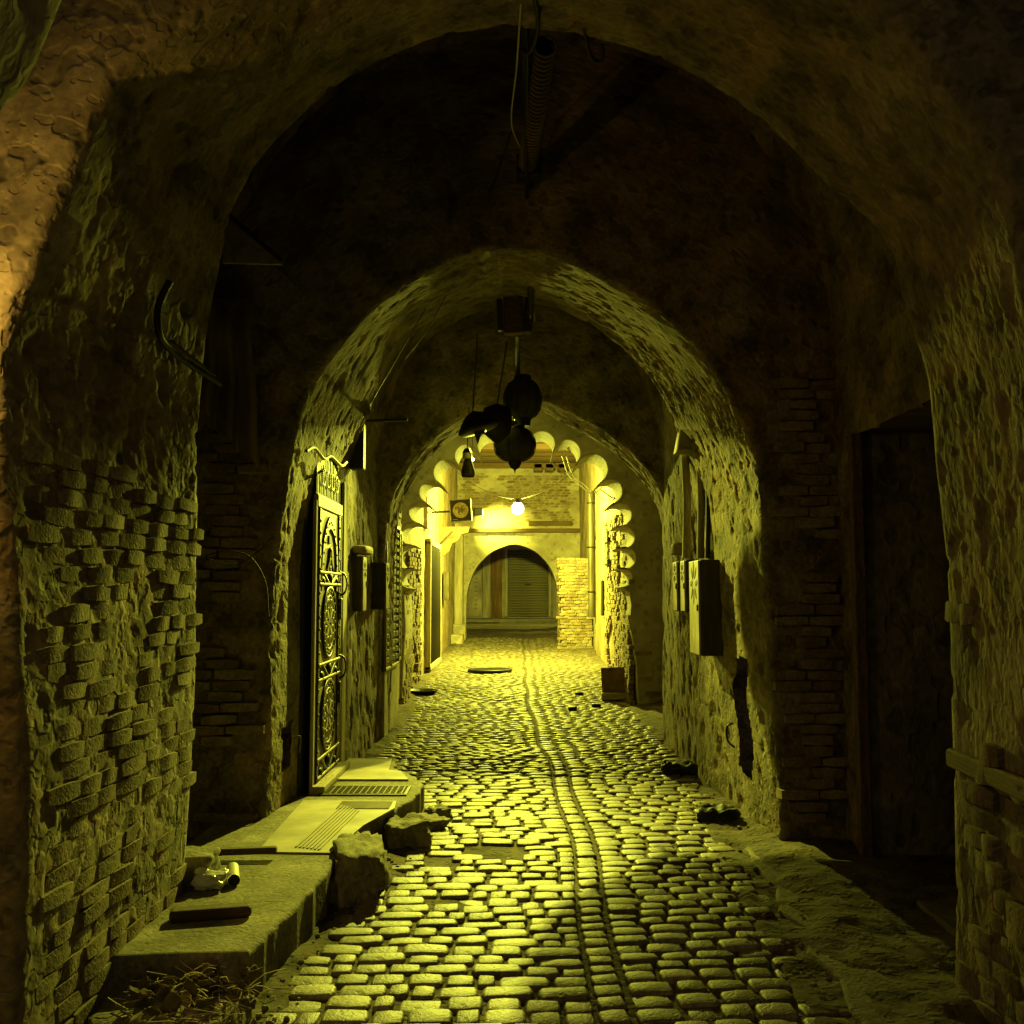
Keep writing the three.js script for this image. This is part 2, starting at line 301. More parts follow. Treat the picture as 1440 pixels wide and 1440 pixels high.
// the big first arch
const near1 = [base(-1.56, 3.3), V(-1.6, 1.2, -3.3), P(-6, 500, 3.3), P(38, 370, 3.3), P(95, 248, 3.3), P(168, 100, 3.3), P(235, 42, 3.3), P(305, -8, 3.3), V(-.45, 3.98, -3.3), V(0, 4.06, -3.3), V(.5, 3.95, -3.3), P(1240, 20, 3.3), P(1345, 150, 3.3), P(1410, 260, 3.3), V(1.72, 2.3, -3.3), V(1.74, 1.2, -3.3), base(1.74, 3.3)];
const far1 = [[252, 1345, 4.95], [262, 1200, 4.95], [274, 1000, 4.95], [281, 760, 4.95], [285, 560, 4.95], [296, 440, 4.95], [335, 282, 4.9], [372, 215, 4.85], [420, 165, 4.85], [470, 122, 4.8], [520, 92, 4.8], [620, 53, 4.75], [720, 40, 4.7], [850, 60, 4.6], [960, 102, 4.55], [1080, 182, 4.45], [1158, 262, 4.4], [1240, 342, 4.3], [1270, 440, 4.3], [1300, 530, 4.25], [1312, 650, 4.25], [1328, 790, 4.2], [1336, 1000, 4.2], [1340, 1200, 4.2], [1337, 1405, 4.2]].map(a => P(...a));
{
  const hole = smooth;
  const g = arch('masonry_arch', 'wide worn brick and rubble arch with patches of fallen plaster framing the alley', near1, far1, {
    nu: 420, ns: 62, outNear: 1.6, outFar: 1.5, r: .05, tile: 1.5,
    disp: p => roughDisp(1)(p) * (p.z > -3.34 ? .08 : p.y < 2 && Math.abs(p.x) > 1.2 ? .26 : p.x > 1.0 ? .26 : .5),
    colour: roughColour([1, .96, .88], [.82, .74, .62], .2),
  }, M.rubble);
  // bricks showing low down where the plaster is gone
  const An = spaced(near1, 420), Bn = spaced(far1, 420), xAt = (c, h) => { let k = 1; while (k < 200 && c[k].y < h) k++; return lerp(c[k - 1].x, c[k].x, clamp((h - c[k - 1].y) / (c[k].y - c[k - 1].y || 1))); };
  const wallL = (h, d) => { const t = clamp((d - 3.3) / 1.65), xn = xAt(An, h), xf = xAt(Bn, h); return { p: V(lerp(xn, xf, t), h, -d), ry: Math.PI / 2 - (xf - xn) / 1.65 }; };
  layBricks(g, { h0: .02, h1: 2.1, d0: 3.5, d1: 4.92, wall: wallL, deep: .12, proud: .018, seed: 12, keep: (h, d) => d > 4.35 ? h < 2.0 : (fbm(d * 2.2, h * 2.2, 3, 2) - (h - 1.5) * .3) > .33 });
  const wallR = (h, d) => ({ p: V(lerp(1.745, 1.77, (d - 3.3) / .9), h, -d), ry: -Math.PI / 2 });
  layBricks(g, { h0: .05, h1: 1.5, d0: 3.5, d1: 4.2, wall: wallR, deep: .16, proud: .05, pitch: .085, len: [.1, .2], seed: 31, rough: 2, keep: (h, d) => fbm(d * 2.4 + 9, h * 2.4, 3, 2) - (h - .8) * .2 > .45 });
  // a length of pale timber built into the wall
  part(g, 'timber_lacing', rbox(.09, .075, .8, .015), M.paleWood, [1.75, .92, -3.78], [.02, -.02, 0]);
  shadows(g);
}
// first vaulted bay with a doorway on one side
const doorway = p => p.x > 1.2 && p.y < 2.55 && -p.z > 4.6 && -p.z < 6.12;
{
  const prof = (d, w = 0) => [base(-2.1, d), V(-2.1, 1.4, -d), V(-2.08, 2.6, -d), V(-1.9, 3.8, -d), V(-1.2, 4.85, -d), V(0, 5.25, -d), V(1.2, 4.9, -d), V(1.9, 3.9, -d), V(2.03, 2.7, -d), V(2.03, 1.4, -d), base(2.03, d)];
  const g = thing('vaulted_bay', 'dark vaulted bay between the big worn arch and the next arch', 'vault');
  const A = spaced(prof(3.9), 300), B = spaced(prof(6.9), 300);
  part(g, 'masonry', sheet(300, 90, (i, j) => A[i].clone().lerp(B[i], j / 90), { disp: roughDisp(.8), colour: roughColour([1, .96, .88], [.82, .74, .62], .2), hole: p => doorway(p) }), M.rubble);
  const wl = (h, d) => ({ p: V(-2.06, h, -d), ry: Math.PI / 2 });
  layBricks(g, { h0: .25, h1: 2.3, d0: 5.1, d1: 6.4, wall: wl, seed: 41, proud: .03, deep: .12, most: 60, keep: (h, d) => fbm(d * 1.7, h * 1.7, 6, 2) > .5 });
  shadows(g);
  // the doorway: reveal, head, threshold and a closed dark door deep inside
  const w = thing('dark_doorway', 'tall unlit doorway with a timber frame, deep in the tunnel wall', 'doorway', null, V(2.02, 0, -5.36)); w.scale.z = 1.5;
  part(w, 'reveal', box(1.9, 2.7, .08), M.rubblePlain, [1.0, 1.3, -.55]); part(w, 'reveal', box(1.9, 2.7, .08), M.rubblePlain, [1.0, 1.3, .55]);
  part(w, 'soffit', box(1.9, .1, 1.06), M.wood, [1.0, 2.6, 0]); part(w, 'threshold', rbox(.5, .12, 1.0, .02), M.concretePlain, [.2, .0, 0]);
  part(w, 'frame_post', rbox(.07, 2.5, .05, .01), M.wood, [.0, 1.28, -.49]);
  for (let k = 0; k < 5; k++) part(w, 'plank', rbox(.04, 2.5, .2, .006), M.wood, [1.8, 1.25, -.42 + k * .21]);
  part(w, 'back_lining', box(.06, 2.7, 1.2), M.wood, [1.92, 1.2, 0]);
  w.traverse(o => {  });
  shadows(w);
}
// second arch, with the iron door in its flank
const near2 = [[370, 1230], [376, 1100], [380, 1000], [385, 800], [398, 690], [414, 605], [432, 552], [500, 458], [545, 416], [600, 382], [660, 357], [715, 348], [775, 357], [830, 379], [900, 420], [960, 468], [1010, 530], [1042, 590], [1066, 660], [1076, 740], [1082, 900], [1094, 1080], [1100, 1235]].map(a => P(a[0], a[1], 6.5));
const far2 = [[491, 1110, 8.8], [490, 900, 8.8], [489, 740, 8.8], [497, 650, 8.7], [520, 582, 8.5], [560, 490, 8.4], [600, 458, 8.3], [640, 440, 8.3], [690, 424, 8.3], [720, 420, 8.3], [760, 425, 8.3], [800, 440, 8.3], [850, 472, 8.3], [900, 520, 8.3], [930, 562, 8.3], [950, 605, 8.4], [962, 640, 8.6], [972, 700, 8.8], [978, 800, 8.9], [980, 950, 8.9], [982, 1110, 8.9]].map(a => P(...a));
const nicheR = p => { const d = -p.z; return p.x > 1 && Math.abs(d - 7.3 - .05 * Math.sin(p.y * 9)) < .19 && p.y > .3 + .06 * noise(d * 9, 1, 1) && p.y < 1.08 + .12 * (noise(d * 7, 3, 1) - .5); };
const holeL = p => { const d = -p.z; return p.x < -1 && Math.abs(d - 6.92) < .13 + .05 * (noise(p.y * 8, 2, 3) - .5) && p.y > .42 && p.y < .74 + .1 * (noise(d * 9, 5, 1) - .5); };
const DOOR = { d0: 7.3, d1: 8.3, x: -1.45, h0: .2, h1: 2.2, h2: 2.58 };
const doorHole = p => { const d = -p.z, m = (DOOR.d0 + DOOR.d1) / 2, t = Math.abs(d - m) / .49; return p.x < -1 && t < 1 && p.y < DOOR.h1 + .02 + .4 * Math.sqrt(Math.max(0, 1 - t * t * t)); };
{
  const g = arch('masonry_arch', 'rubble arch with lit underside holding the ornate iron door', near2, far2, {
    nu: 400, ns: 90, outNear: 2.2, outFar: 1.4, r: .045, disp: p => roughDisp(.62)(p) * (p.x < 0 && -p.z > 6.75 && p.y < 2.7 ? .35 : 1), colour: roughColour([1, .96, .88], [.82, .74, .62], .2), tile: 1.2,
    hole: p => nicheR(p) || holeL(p) || doorHole(p),
  }, M.rubble);
  layBricks(g, { h0: .2, h1: 2.6, d0: -2.05, d1: -1.66, wall: (h, x) => ({ p: V(x, h, -6.47), ry: 0 }), seed: 43, proud: .03, deep: .12, keep: (h, x) => fbm(x * 2.2, h * 2.2, 6, 2) > .47 });
  layBricks(g, { h0: .2, h1: 3.2, d0: 1.68, d1: 2.02, wall: (h, x) => ({ p: V(x, h, -6.47), ry: 0 }), seed: 44, proud: .03, deep: .12, keep: (h, x) => fbm(x * 2.2, h * 2.2, 6, 2) > .47 });
  part(g, 'niche_lining', box(.5, 1.2, .7), M.rubblePlain, [2.2, .66, -7.3]);
  part(g, 'niche_lining', box(.3, .6, .5), M.rubblePlain, [-1.95, .6, -6.95]);
  part(g, 'broken_bracket', tube([V(1.5, .52, -7.2), V(1.46, .56, -7.22), V(1.46, .66, -7.24), V(1.5, .68, -7.25)], .008, 12), M.iron);
  part(g, 'bent_rod', tube([V(-1.5, .62, -6.93), V(-1.46, .63, -6.94), V(-1.46, .52, -6.95)], .007, 10), M.wire);
  // imposts and corbels
  part(g, 'corbel', new THREE.CylinderGeometry(.13, .2, .28, 4, 2), M.plasterPlain, P(966, 612, 8.3).add(V(.05, 0, 0)), [0, .78, 0]);
  part(g, 'corbel', rbox(.17, .19, .24, .03), M.plasterPlain, P(500, 582, 8.3).add(V(-.06, 0, 0)), [0, .1, .05]);
  shadows(g);
}
// second bay
{
  const prof = (d) => [base(-1.5, d), V(-1.5, 1.4, -d), V(-1.52, 2.4, -d), V(-1.5, 3.2, -d), V(-1.1, 4.25, -d), V(0, 4.75, -d), V(1.1, 4.3, -d), V(1.52, 3.2, -d), V(1.58, 2.4, -d), V(1.58, 1.4, -d), base(1.58, d)];
  const g = thing('vaulted_bay', 'higher vaulted bay where the lanterns hang', 'vault');
  const A = spaced(prof(8.1), 240), B = spaced(prof(11.2), 240);
  part(g, 'masonry', sheet(240, 70, (i, j) => A[i].clone().lerp(B[i], j / 70), { disp: roughDisp(.6), colour: roughColour([1, .96, .88], [.82, .74, .62], .2) }), M.rubble);
  shadows(g);
}
// third, pointed arch
const near3 = [[530, 1070], [533, 900], [537, 790], [548, 705], [574, 652], [600, 622], [650, 588], [700, 564], [730, 558], [760, 563], [790, 575], [850, 608], [900, 650], [928, 690], [942, 742], [946, 880], [948, 1070]].map(a => P(a[0], a[1], 11));
const far3 = [[548, 1050], [552, 890], [554, 790], [564, 712], [592, 662], [620, 630], [655, 604], [700, 582], [730, 576], [760, 580], [786, 592], [846, 626], [893, 667], [917, 702], [931, 750], [936, 880], [938, 1050]].map(a => P(a[0], a[1], 11.7));
arch('masonry_arch', 'pointed rubble arch behind the hanging lanterns', near3, far3, { nu: 300, ns: 30, outNear: 2.0, outFar: 1.4, r: .04, disp: roughDisp(.55), colour: roughColour([1, .96, .88], [.82, .74, .62], .2), tile: 1.3 }, M.rubble);
// third bay: smooth plaster sides
{
  const prof = (d) => [base(-1.62, d), V(-1.62, 1.4, -d), V(-1.62, 3.0, -d), V(-1.4, 4.3, -d), V(0, 5.0, -d), V(1.6, 4.5, -d), V(1.98, 3.0, -d), V(1.98, 1.4, -d), base(1.98, d)];
  const g = thing('vaulted_bay', 'plastered bay between the pointed arch and the scalloped arch', 'vault');
  const A = spaced(prof(11.4), 160), B = spaced(prof(14.1), 160);
  part(g, 'plaster_lining', sheet(160, 50, (i, j) => A[i].clone().lerp(B[i], j / 50), { disp: roughDisp(.25), colour: roughColour([1, .95, .86], [.8, .74, .62], .3) }), M.plaster);
  part(g, 'pilaster', rbox(.1, 4, .14, .02), M.plasterPlain, [1.95, 2, -13.0]); part(g, 'pilaster', rbox(.12, 4, .14, .02), M.plasterPlain, [1.93, 2, -12.1]);
  part(g, 'pilaster', rbox(.1, 4, .12, .02), M.plasterPlain, [-1.6, 2.2, -13.5]);
  shadows(g);
}
// scalloped arch
{
  const D = 14;
  const cuspR = [[742, 633], [776, 641], [808, 656], [838, 684], [857, 711], [864, 741], [866, 771], [868, 800], [876, 826]], cuspL = [[708, 633], [676, 642], [650, 660], [626, 686], [607, 712], [594, 738], [587, 768], [584, 800], [576, 828]];
  const low = [[886, 832], [889, 850], [887, 880], [892, 905], [896, 940], [899, 1010]], lowL = [[567, 834], [569, 880], [566, 940], [563, 1010]];
  const pt = a => { const p = P(a[0], a[1], D); return new THREE.Vector2(p.x, p.y); };
  const cs = [...cuspL.slice().reverse().map(pt), ...cuspR.map(pt)], outline = [...lowL.slice().reverse().map(pt)];
  for (let i = 0; i + 1 < cs.length; i++) { // lobes bulging outwards from cusp to cusp, left foot over the top to the right foot
    const a = cs[i], b = cs[i + 1], m = a.clone().add(b).multiplyScalar(.5), t = b.clone().sub(a), L = t.length(), nrm = new THREE.Vector2(-t.y, t.x).divideScalar(L), big = i > 0 && i < cs.length - 2;
    const r = L * (big ? .56 : .52), off = Math.sqrt(Math.max(0, r * r - L * L / 4)) + (big ? .04 : 0), c = m.clone().addScaledVector(nrm, off), a0 = Math.atan2(a.y - c.y, a.x - c.x); let a1 = Math.atan2(b.y - c.y, b.x - c.x); while (a1 > a0) a1 -= Math.PI * 2;
    outline.push(a); for (let k = 1; k < 16; k++) { const q = lerp(a0, a1, k / 16); outline.push(new THREE.Vector2(c.x + Math.cos(q) * r, c.y + Math.sin(q) * r)); }
  }
  outline.push(cs[cs.length - 1], ...low.map(pt));
  const sh = new THREE.Shape([new THREE.Vector2(-2.3, -.4), ...[], new THREE.Vector2(outline[0].x, -.4), ...outline, new THREE.Vector2(outline[outline.length - 1].x, -.4), new THREE.Vector2(2.6, -.4), new THREE.Vector2(2.6, 5.6), new THREE.Vector2(-2.3, 5.6)]);
  const g = new THREE.ExtrudeGeometry(sh, { depth: .96, bevelEnabled: true, bevelSize: .012, bevelThickness: .02, bevelSegments: 2, steps: 3 });
  const uv = g.attributes.uv; for (let i = 0; i < uv.count; i++) uv.setXY(i, uv.getX(i) / 1.5, uv.getY(i) / 1.5);
  const a = thing('scalloped_arch', 'plastered arch with a scalloped multi lobed edge and broken foot', 'arch');
  part(a, 'plaster_wall', g, M.limewash, [0, 0, -D - .98]);
  // brickwork showing on the flanks below the lobes and the rubble of the broken foot
  const wr = (h, d) => ({ p: V(pt([886, 850]).x + .0, h, -d), ry: -Math.PI / 2 }), wl = (h, d) => ({ p: V(pt([568, 850]).x, h, -d), ry: Math.PI / 2 });
  layBricks(a, { h0: .1, h1: 1.75, d0: 14.06, d1: 15.0, wall: wr, seed: 51, proud: .02, deep: .08, most: 140, keep: (h, d) => fbm(d * 2, h * 2, 8, 2) > .36 });
  layBricks(a, { h0: .1, h1: 1.7, d0: 14.06, d1: 15.0, wall: wl, seed: 52, proud: .02, deep: .08, most: 140, keep: (h, d) => fbm(d * 2, h * 2, 9, 2) > .36 });
  const broken = (h, d) => ({ p: V(d, h, -14.0), ry: 0 });
  layBricks(a, { h0: .02, h1: .95, d0: 1.66, d1: 1.95, wall: broken, seed: 53, proud: .035, deep: .1, keep: (h, x) => x < 1.93 - .25 * h });
  shadows(a);
}
// ------------------------------------------------------------------ the lit court beyond the scalloped arch
const uvm = (g, s) => { const uv = g.attributes.uv; for (let i = 0; i < uv.count; i++) uv.setXY(i, uv.getX(i) * s, uv.getY(i) * s); return g; };
function wallSheet(x, d0, d1, h0, h1, inward, amp = .3) {   // a lengthwise wall face
  const nd = Math.ceil((d1 - d0) / .07), nh = Math.ceil((h1 - h0) / .07);
  return sheet(nd, nh, (i, j) => { const d = lerp(d0, d1, i / nd), h = lerp(h0, h1, j / nh); return V(x, h, -(inward > 0 ? lerp(d0, d1, i / nd) : lerp(d1, d0, i / nd))); }, { disp: roughDisp(amp), colour: roughColour([1, .97, .9], [.78, .7, .58], .2) });
}
{
  const w = thing('court_wall', 'bright plastered side wall of the court with a barred door', 'wall'); part(w, 'plaster_face', wallSheet(-1.66, 14.9, 28.3, -.1, 5.3, 1), M.plaster);
  layBricks(w, { h0: .15, h1: 2.3, d0: 15.1, d1: 17.2, wall: (h, d) => ({ p: V(-1.63, h, -d), ry: Math.PI / 2 }), seed: 61, proud: .035, deep: .1, most: 260, keep: (h, d) => fbm(d * 2, h * 2, 9, 2) > .33 });
  part(w, 'pilaster', rbox(.34, 3.1, .5, .02), M.limewash, [-1.62, 1.9, -27.3]); part(w, 'pilaster_foot', rbox(.42, .42, .5, .03), M.limewash, [-1.56, .58, -26.9]); part(w, 'kerb_block', rbox(.3, .26, .7, .03), M.limewash, [-1.5, .45, -25.6]);
  part(w, 'vent_panel', rbox(.03, .28, .4, .005), M.pipe, [-1.6, 3.35, -17.4]); part(w, 'meter_cupboard', rbox(.12, .62, .5, .01), M.pipe, [-1.56, 1.75, -22.6]);
  part(w, 'ledge', rbox(.12, .1, .9, .02), M.pipe, [-1.6, 3.0, -15.5]);
  shadows(w);
  const e = thing('court_wall', 'rough side wall of the court behind the drainpipe', 'wall'); part(e, 'plaster_face', wallSheet(1.70, 14.9, 28.3, -.1, 5.3, -1), M.plaster);
  layBricks(e, { h0: .15, h1: 2.9, d0: 15.1, d1: 19.5, wall: (h, d) => ({ p: V(1.67, h, -d), ry: -Math.PI / 2 }), seed: 62, proud: .035, deep: .1, most: 280, keep: (h, d) => fbm(d * 1.6 + 3, h * 1.6, 9, 2) > .42 });
  for (const h of [2.55, 2.15]) part(e, 'window_slot', rbox(.1, .09, .7, .01), M.black, [1.64, h, -18.6]);
  part(e, 'broken_recess', rbox(.05, .7, .25, .02), M.black, [1.66, 1.5, -20.2]);
  shadows(e);
}
{ // barred door in the court wall
  const g = thing('barred_door', 'tall narrow barred door in the bright court wall', 'door', null, V(-1.62, floorY(20), -19.6)); g.rotation.y = Math.PI / 2;
  part(g, 'frame', merged([moved(rbox(.1, 2.3, .1), -1.25, 1.15, .02), moved(rbox(.1, 2.3, .1), 1.25, 1.15, .02), moved(rbox(2.6, .1, .1), 0, 2.3, .02), moved(rbox(2.6, .07, .12), 0, .04, .02)]), M.limewash);
  for (const s of [-1, 1]) { const l = part(g, 'door_leaf', box(1.14, 2.18, .03), M.boxPale, [s * .585, 1.16, 0]); for (let k = 0; k < 4; k++) part(l, 'panel', rbox(.98, .4, .03, .01), k % 2 ? M.boxDark : M.pipe, [0, -.8 + k * .53, .03]); for (let k = 0; k < 6; k++) part(l, 'iron_bar', bar(V(-.48 + k * .19, -1.05, .06), V(-.48 + k * .19, 1.05, .06), .014), M.iron); }
  shadows(g);
}
{ // closing wall with the round arch
  const D = 28, pt = (a) => { const p = P(a[0], a[1], D); return new THREE.Vector2(p.x, p.y); };
  const hole = [[654, 925], [655, 850], [659, 822], [670, 797], [688, 778], [706, 769], [722, 765], [738, 768], [757, 778], [774, 797], [783, 822], [786, 850], [787, 925]].map(pt), sp = new THREE.SplineCurve(hole).getSpacedPoints(60);
  const led = pt([728, 748]).y;
  const sh = new THREE.Shape([new THREE.Vector2(-2, -.2), ...sp.map(v => v.y < -.1 ? new THREE.Vector2(v.x, -.2) : v), new THREE.Vector2(2, -.2), new THREE.Vector2(2, led), new THREE.Vector2(-2, led)]);
  const a = thing('end_wall', 'bright end wall with a round archway and brick upper storey under the lamp', 'wall');
  part(a, 'archway', uvm(new THREE.ExtrudeGeometry(sh, { depth: .55, bevelEnabled: true, bevelSize: .015, bevelThickness: .02, steps: 2 }), .6), M.limewash, [0, 0, -D - .57]);
  part(a, 'upper_wall', moved(uvm(box(4, 5.3 - led, .5), 1.6), 0, (5.3 + led) / 2, -D - .36), M.plasterPlain);
  part(a, 'ledge', rbox(3.6, .11, .3, .03), M.wood, [0, led + .03, -D + .02]); part(a, 'lintel_strip', rbox(1.2, .13, .1, .02), M.wood, [.9, led + .24, -D - .08]);
  const bw = (h, x) => ({ p: V(x, h, -D - .11), ry: 0 });
  layBricks(a, { h0: pt([0, 712]).y, h1: pt([0, 668]).y, d0: -1.55, d1: 1.52, wall: bw, seed: 71, proud: .03, deep: .1, pitch: .075, len: [.18, .26], keep: (h, x) => fbm(x * 1.4, h * 2, 3, 2) > .38 - (h - 4.2) * .3 });
  layBricks(a, { h0: 3.6, h1: 4.1, d0: .2, d1: 1.5, wall: bw, seed: 72, proud: .02, deep: .08, keep: (h, x) => fbm(x * 1.8, h * 2, 4, 2) > .58 });
  for (const [x, r] of [[.55, 0], [.86, 0], [1.2, 0]]) part(a, 'beam_end', rbox(.24, .2, .5, .02), M.wood, [x, 4.98, -27.6]);
  part(a, 'brace', bar(V(.9, 5.1, -27.3), V(1.3, 4.8, -27.4), .035), M.wood);
  shadows(a);
}
{ // slatted ceiling over the court
  const c = thing('plank_ceiling', 'reddish plank ceiling over the court above the end wall', 'ceiling');
  for (let k = 0; k < 46; k++) part(c, 'plank', box(3.5, .03, .272), k % 3 ? M.paleWood : M.wood, [0, 5.12 + (k % 2) * .004, -15.1 - k * .285]);
  for (let k = 0; k < 4; k++) part(c, 'joist', rbox(3.5, .14, .1, .01), M.wood, [0, 5.02, -16.6 - k * 3.6]);
  shadows(c);
}
{ // brick pier
  const g = thing('brick_pier', 'squat pale brick pier beside the round archway', 'pier'); const x0 = .96, x1 = 1.66;
  part(g, 'core', rbox(x1 - x0, 2.2, 1.9, .04), M.plasterPlain, [(x0 + x1) / 2 + .02, 1.28, -24.1]);
  layBricks(g, { h0: .24, h1: 2.38, d0: x0, d1: x1, wall: (h, x) => ({ p: V(x, h, -23.14), ry: 0 }), seed: 81, proud: .03, deep: .09, len: [.15, .24] });
  layBricks(g, { h0: .24, h1: 2.38, d0: 23.15, d1: 25.0, wall: (h, d) => ({ p: V(x0 + .02, h, -d), ry: -Math.PI / 2 }), seed: 82, proud: .03, deep: .09, len: [.15, .24], most: 100 });
  shadows(g);
  const p = thing('drainpipe', 'dark metal drainpipe running down beside the brick pier', 'pipe'); const top = P(831, 690, 22.4), bot = P(832, 868, 22.4);
  part(p, 'pipe', bar(bot, top, .075, 14), M.pipe); for (const t of [.2, .55, .9]) part(p, 'clip', new THREE.TorusGeometry(.08, .018, 6, 16), M.iron, bot.clone().lerp(top, t), [Math.PI / 2, 0, 0]);
  shadows(p);
}
{ // the street behind the archway
  const D = 33, g = thing('shop_front', 'shop front with a ribbed roller shutter behind the round archway', 'shop');
  part(g, 'wall', uvm(box(8, 5, .3), 2), M.plasterPlain, [0, 2.5, -D - .22]); part(g, 'plinth', rbox(8, .34, 1.2, .02), M.concretePlain, [0, .64, -D + .5]);
  const y0 = P(0, 867, D).y, y1 = P(0, 773, D).y, xa = P(714, 800, D).x, xb = P(771, 800, D).x, n = 26;
  const s = part(g, 'roller_shutter', box(xb - xa, y1 - y0, .04), M.shutter, [(xa + xb) / 2, (y0 + y1) / 2, -D - .03]);
  for (let k = 0; k < n; k++) part(s, 'slat', rbox(xb - xa - .02, (y1 - y0) / n * .8, .05, .02), M.shutter, [0, -(y1 - y0) / 2 + (k + .5) * (y1 - y0) / n, .03]);
  part(s, 'handle', rbox(.2, .05, .04), M.black, [.0, -.05, .07]);
  for (const x of [xa - .05, xb + .05]) part(g, 'shutter_guide', rbox(.08, y1 - y0, .1, .01), M.limewash, [x, (y0 + y1) / 2, -D]);
  part(g, 'pier', rbox(.34, 2.3, .16, .02), M.cardboard, [xa - .36, y0 + 1.1, -D]); part(g, 'pier', rbox(.26, 2.3, .16, .02), M.plasterPlain, [xa - .68, y0 + 1.1, -D]); part(g, 'pier', rbox(.24, 2.3, .16, .02), M.plasterPlain, [xb + .26, y0 + 1.1, -D]);
  const pd = part(g, 'perforated_door', box(.9, 2.1, .05), M.boxPale, [xa - 1.3, y0 + 1.05, -D]);
  for (let k = 0; k < 12; k++) for (let i = 0; i < 3; i++) part(pd, 'perforation', box(.09, .02, .02), M.boxDark, [-.28 + i * .28, -.8 + k * .14, .025]);
  part(g, 'step', rbox(1.5, .12, .5, .02), M.concretePlain, [xa - 1.0, y0 - .1, -D + 1.0]);
  shadows(g);
  const side = thing('court_wall', 'plain wall closing the street behind the archway', 'wall'); part(side, 'wall', box(.3, 5, 6), M.plasterPlain, [-4.1, 2.5, -31]); part(side, 'wall', box(.3, 5, 6), M.plasterPlain, [4.1, 2.5, -31]);
}
// ------------------------------------------------------------------ lamps
{ // globe lamp on a slack cable
  const g = thing('globe_lamp', 'bright round lamp slung on a slack cable in front of the end wall', 'lamp', null, P(728, 715, 20));
  part(g, 'bulb', new THREE.SphereGeometry(.125, 24, 16), M.glow); part(g, 'cap', new THREE.CylinderGeometry(.05, .07, .08, 14), M.iron, [0, .15, 0]);
  const l = new THREE.PointLight(LAMP, I_GLOBE); l.castShadow = true; l.shadow.radius = 5; g.add(l);
  const o = g.position; part(g, 'cable', tube([V(-1.62, 1.15, -.5), V(-.8, .45, -.2), V(0, .19, 0), V(.8, .5, .1), V(1.62, 1.2, 0)], .005, 30), M.rubber);
  shadows(g);
}
{ // floodlight under the crown of the pointed arch, pointing back along the alley
  const at = P(692, 582, 11.4), g = thing('floodlight', 'small hooded floodlight fixed under the crown of the pointed arch', 'lamp', null, at);
  const aim = V(-.15, 0, -4.2); const dir = aim.clone().sub(at).normalize();
  const body = new THREE.Group(); body.name = 'head'; body.quaternion.setFromUnitVectors(V(0, 0, 1), dir); g.add(body);
  part(body, 'housing', rbox(.16, .12, .09, .015), M.iron, [0, 0, -.08]); part(body, 'lens', box(.12, .08, .01), M.glow, [0, 0, -.025]); part(body, 'visor', box(.28, .008, .34), M.iron, [0, .07, .11]);
  part(g, 'bracket', bar(V(0, 0, -.05), V(0, .3, -.08), .012), M.iron);
  const s = new THREE.SpotLight(LAMP, I_FLOOD, 0, .6, 1, 2); s.position.copy(dir).multiplyScalar(.02); s.castShadow = true; s.shadow.radius = .5; g.add(s); s.target.position.copy(aim.clone().sub(at)); g.add(s.target);
  shadows(g);
}
{ // lit box sign on a carved bracket, with its own little floodlight
  const g = thing('hanging_sign', 'square black sign with a pale round emblem beside the lit end wall', 'sign', null, P(648, 718, 19)); g.rotation.set(0, 0, .08);
  part(g, 'box', rbox(.40, .42, .14, .01), M.boxPale); part(g, 'panel', box(.365, .385, .01), M.black, [0, 0, .073]); const disc = part(g, 'disc', new THREE.CylinderGeometry(.145, .145, .01, 40), M.limewash, [0, .0, .081], [Math.PI / 2, 0, 0]);
  const mark = []; for (const [x, y, r] of [[-.06, .03, .034], [.055, .045, .036], [0, -.05, .036]]) mark.push(moved(new THREE.TorusGeometry(r, .006, 6, 20, 4.6), x, y, .088, 0, 0, x * 20)); mark.push(bar(V(-.05, .05, .088), V(.06, -.02, .088), .007), bar(V(-.02, .03, .088), V(-.05, -.05, .088), .006));
  part(g, 'emblem', merged(mark), M.pipe); part(g, 'lettering', box(.09, .012, .004), M.limewash, [-.11, -.165, .08]);
  part(g, 'arm', bar(V(-.2, 0, 0), V(-.55, .02, -.1), .02), M.iron); shadows(g);
  const b = thing('carved_bracket', 'reddish carved timber bracket below the round sign', 'bracket', null, P(636, 762, 21.6));
  const s = new THREE.Shape([[-.3, .3], [.35, .3], [.32, .2], [.18, .16], [.1, .02], [-.02, -.04], [-.08, -.2], [-.18, -.3], [-.24, -.2], [-.3, -.1]].map(a => new THREE.Vector2(...a)));
  part(b, 'bracket', new THREE.ExtrudeGeometry(s, { depth: .12, bevelEnabled: true, bevelSize: .015, bevelThickness: .015 }), M.wood); part(b, 'post', rbox(.12, .75, .14), M.wood, [-.3, .55, .05]); part(b, 'strut', bar(V(-.3, -.12, .15), V(.02, .2, .15), .02), M.darkWood); shadows(b);
  const at = P(679, 721, 27.1), f = thing('wall_floodlight', 'small floodlight washing the end wall above the ledge', 'lamp', null, at);
  part(f, 'housing', rbox(.22, .2, .16, .02), M.iron, [-.12, .02, .06]); part(f, 'lens', box(.02, .16, .14), M.glow, [.0, .0, .05]); part(f, 'arm', bar(V(-.12, .05, .1), V(-1.0, .1, .1), .015), M.iron);
  const l = new THREE.SpotLight(LAMP, I_WALLSPOT, 0, .7, .8, 2); l.position.set(.03, -.02, .02); l.castShadow = true; f.add(l); l.target.position.set(.35, -.33, -.9); f.add(l.target); shadows(f);
}
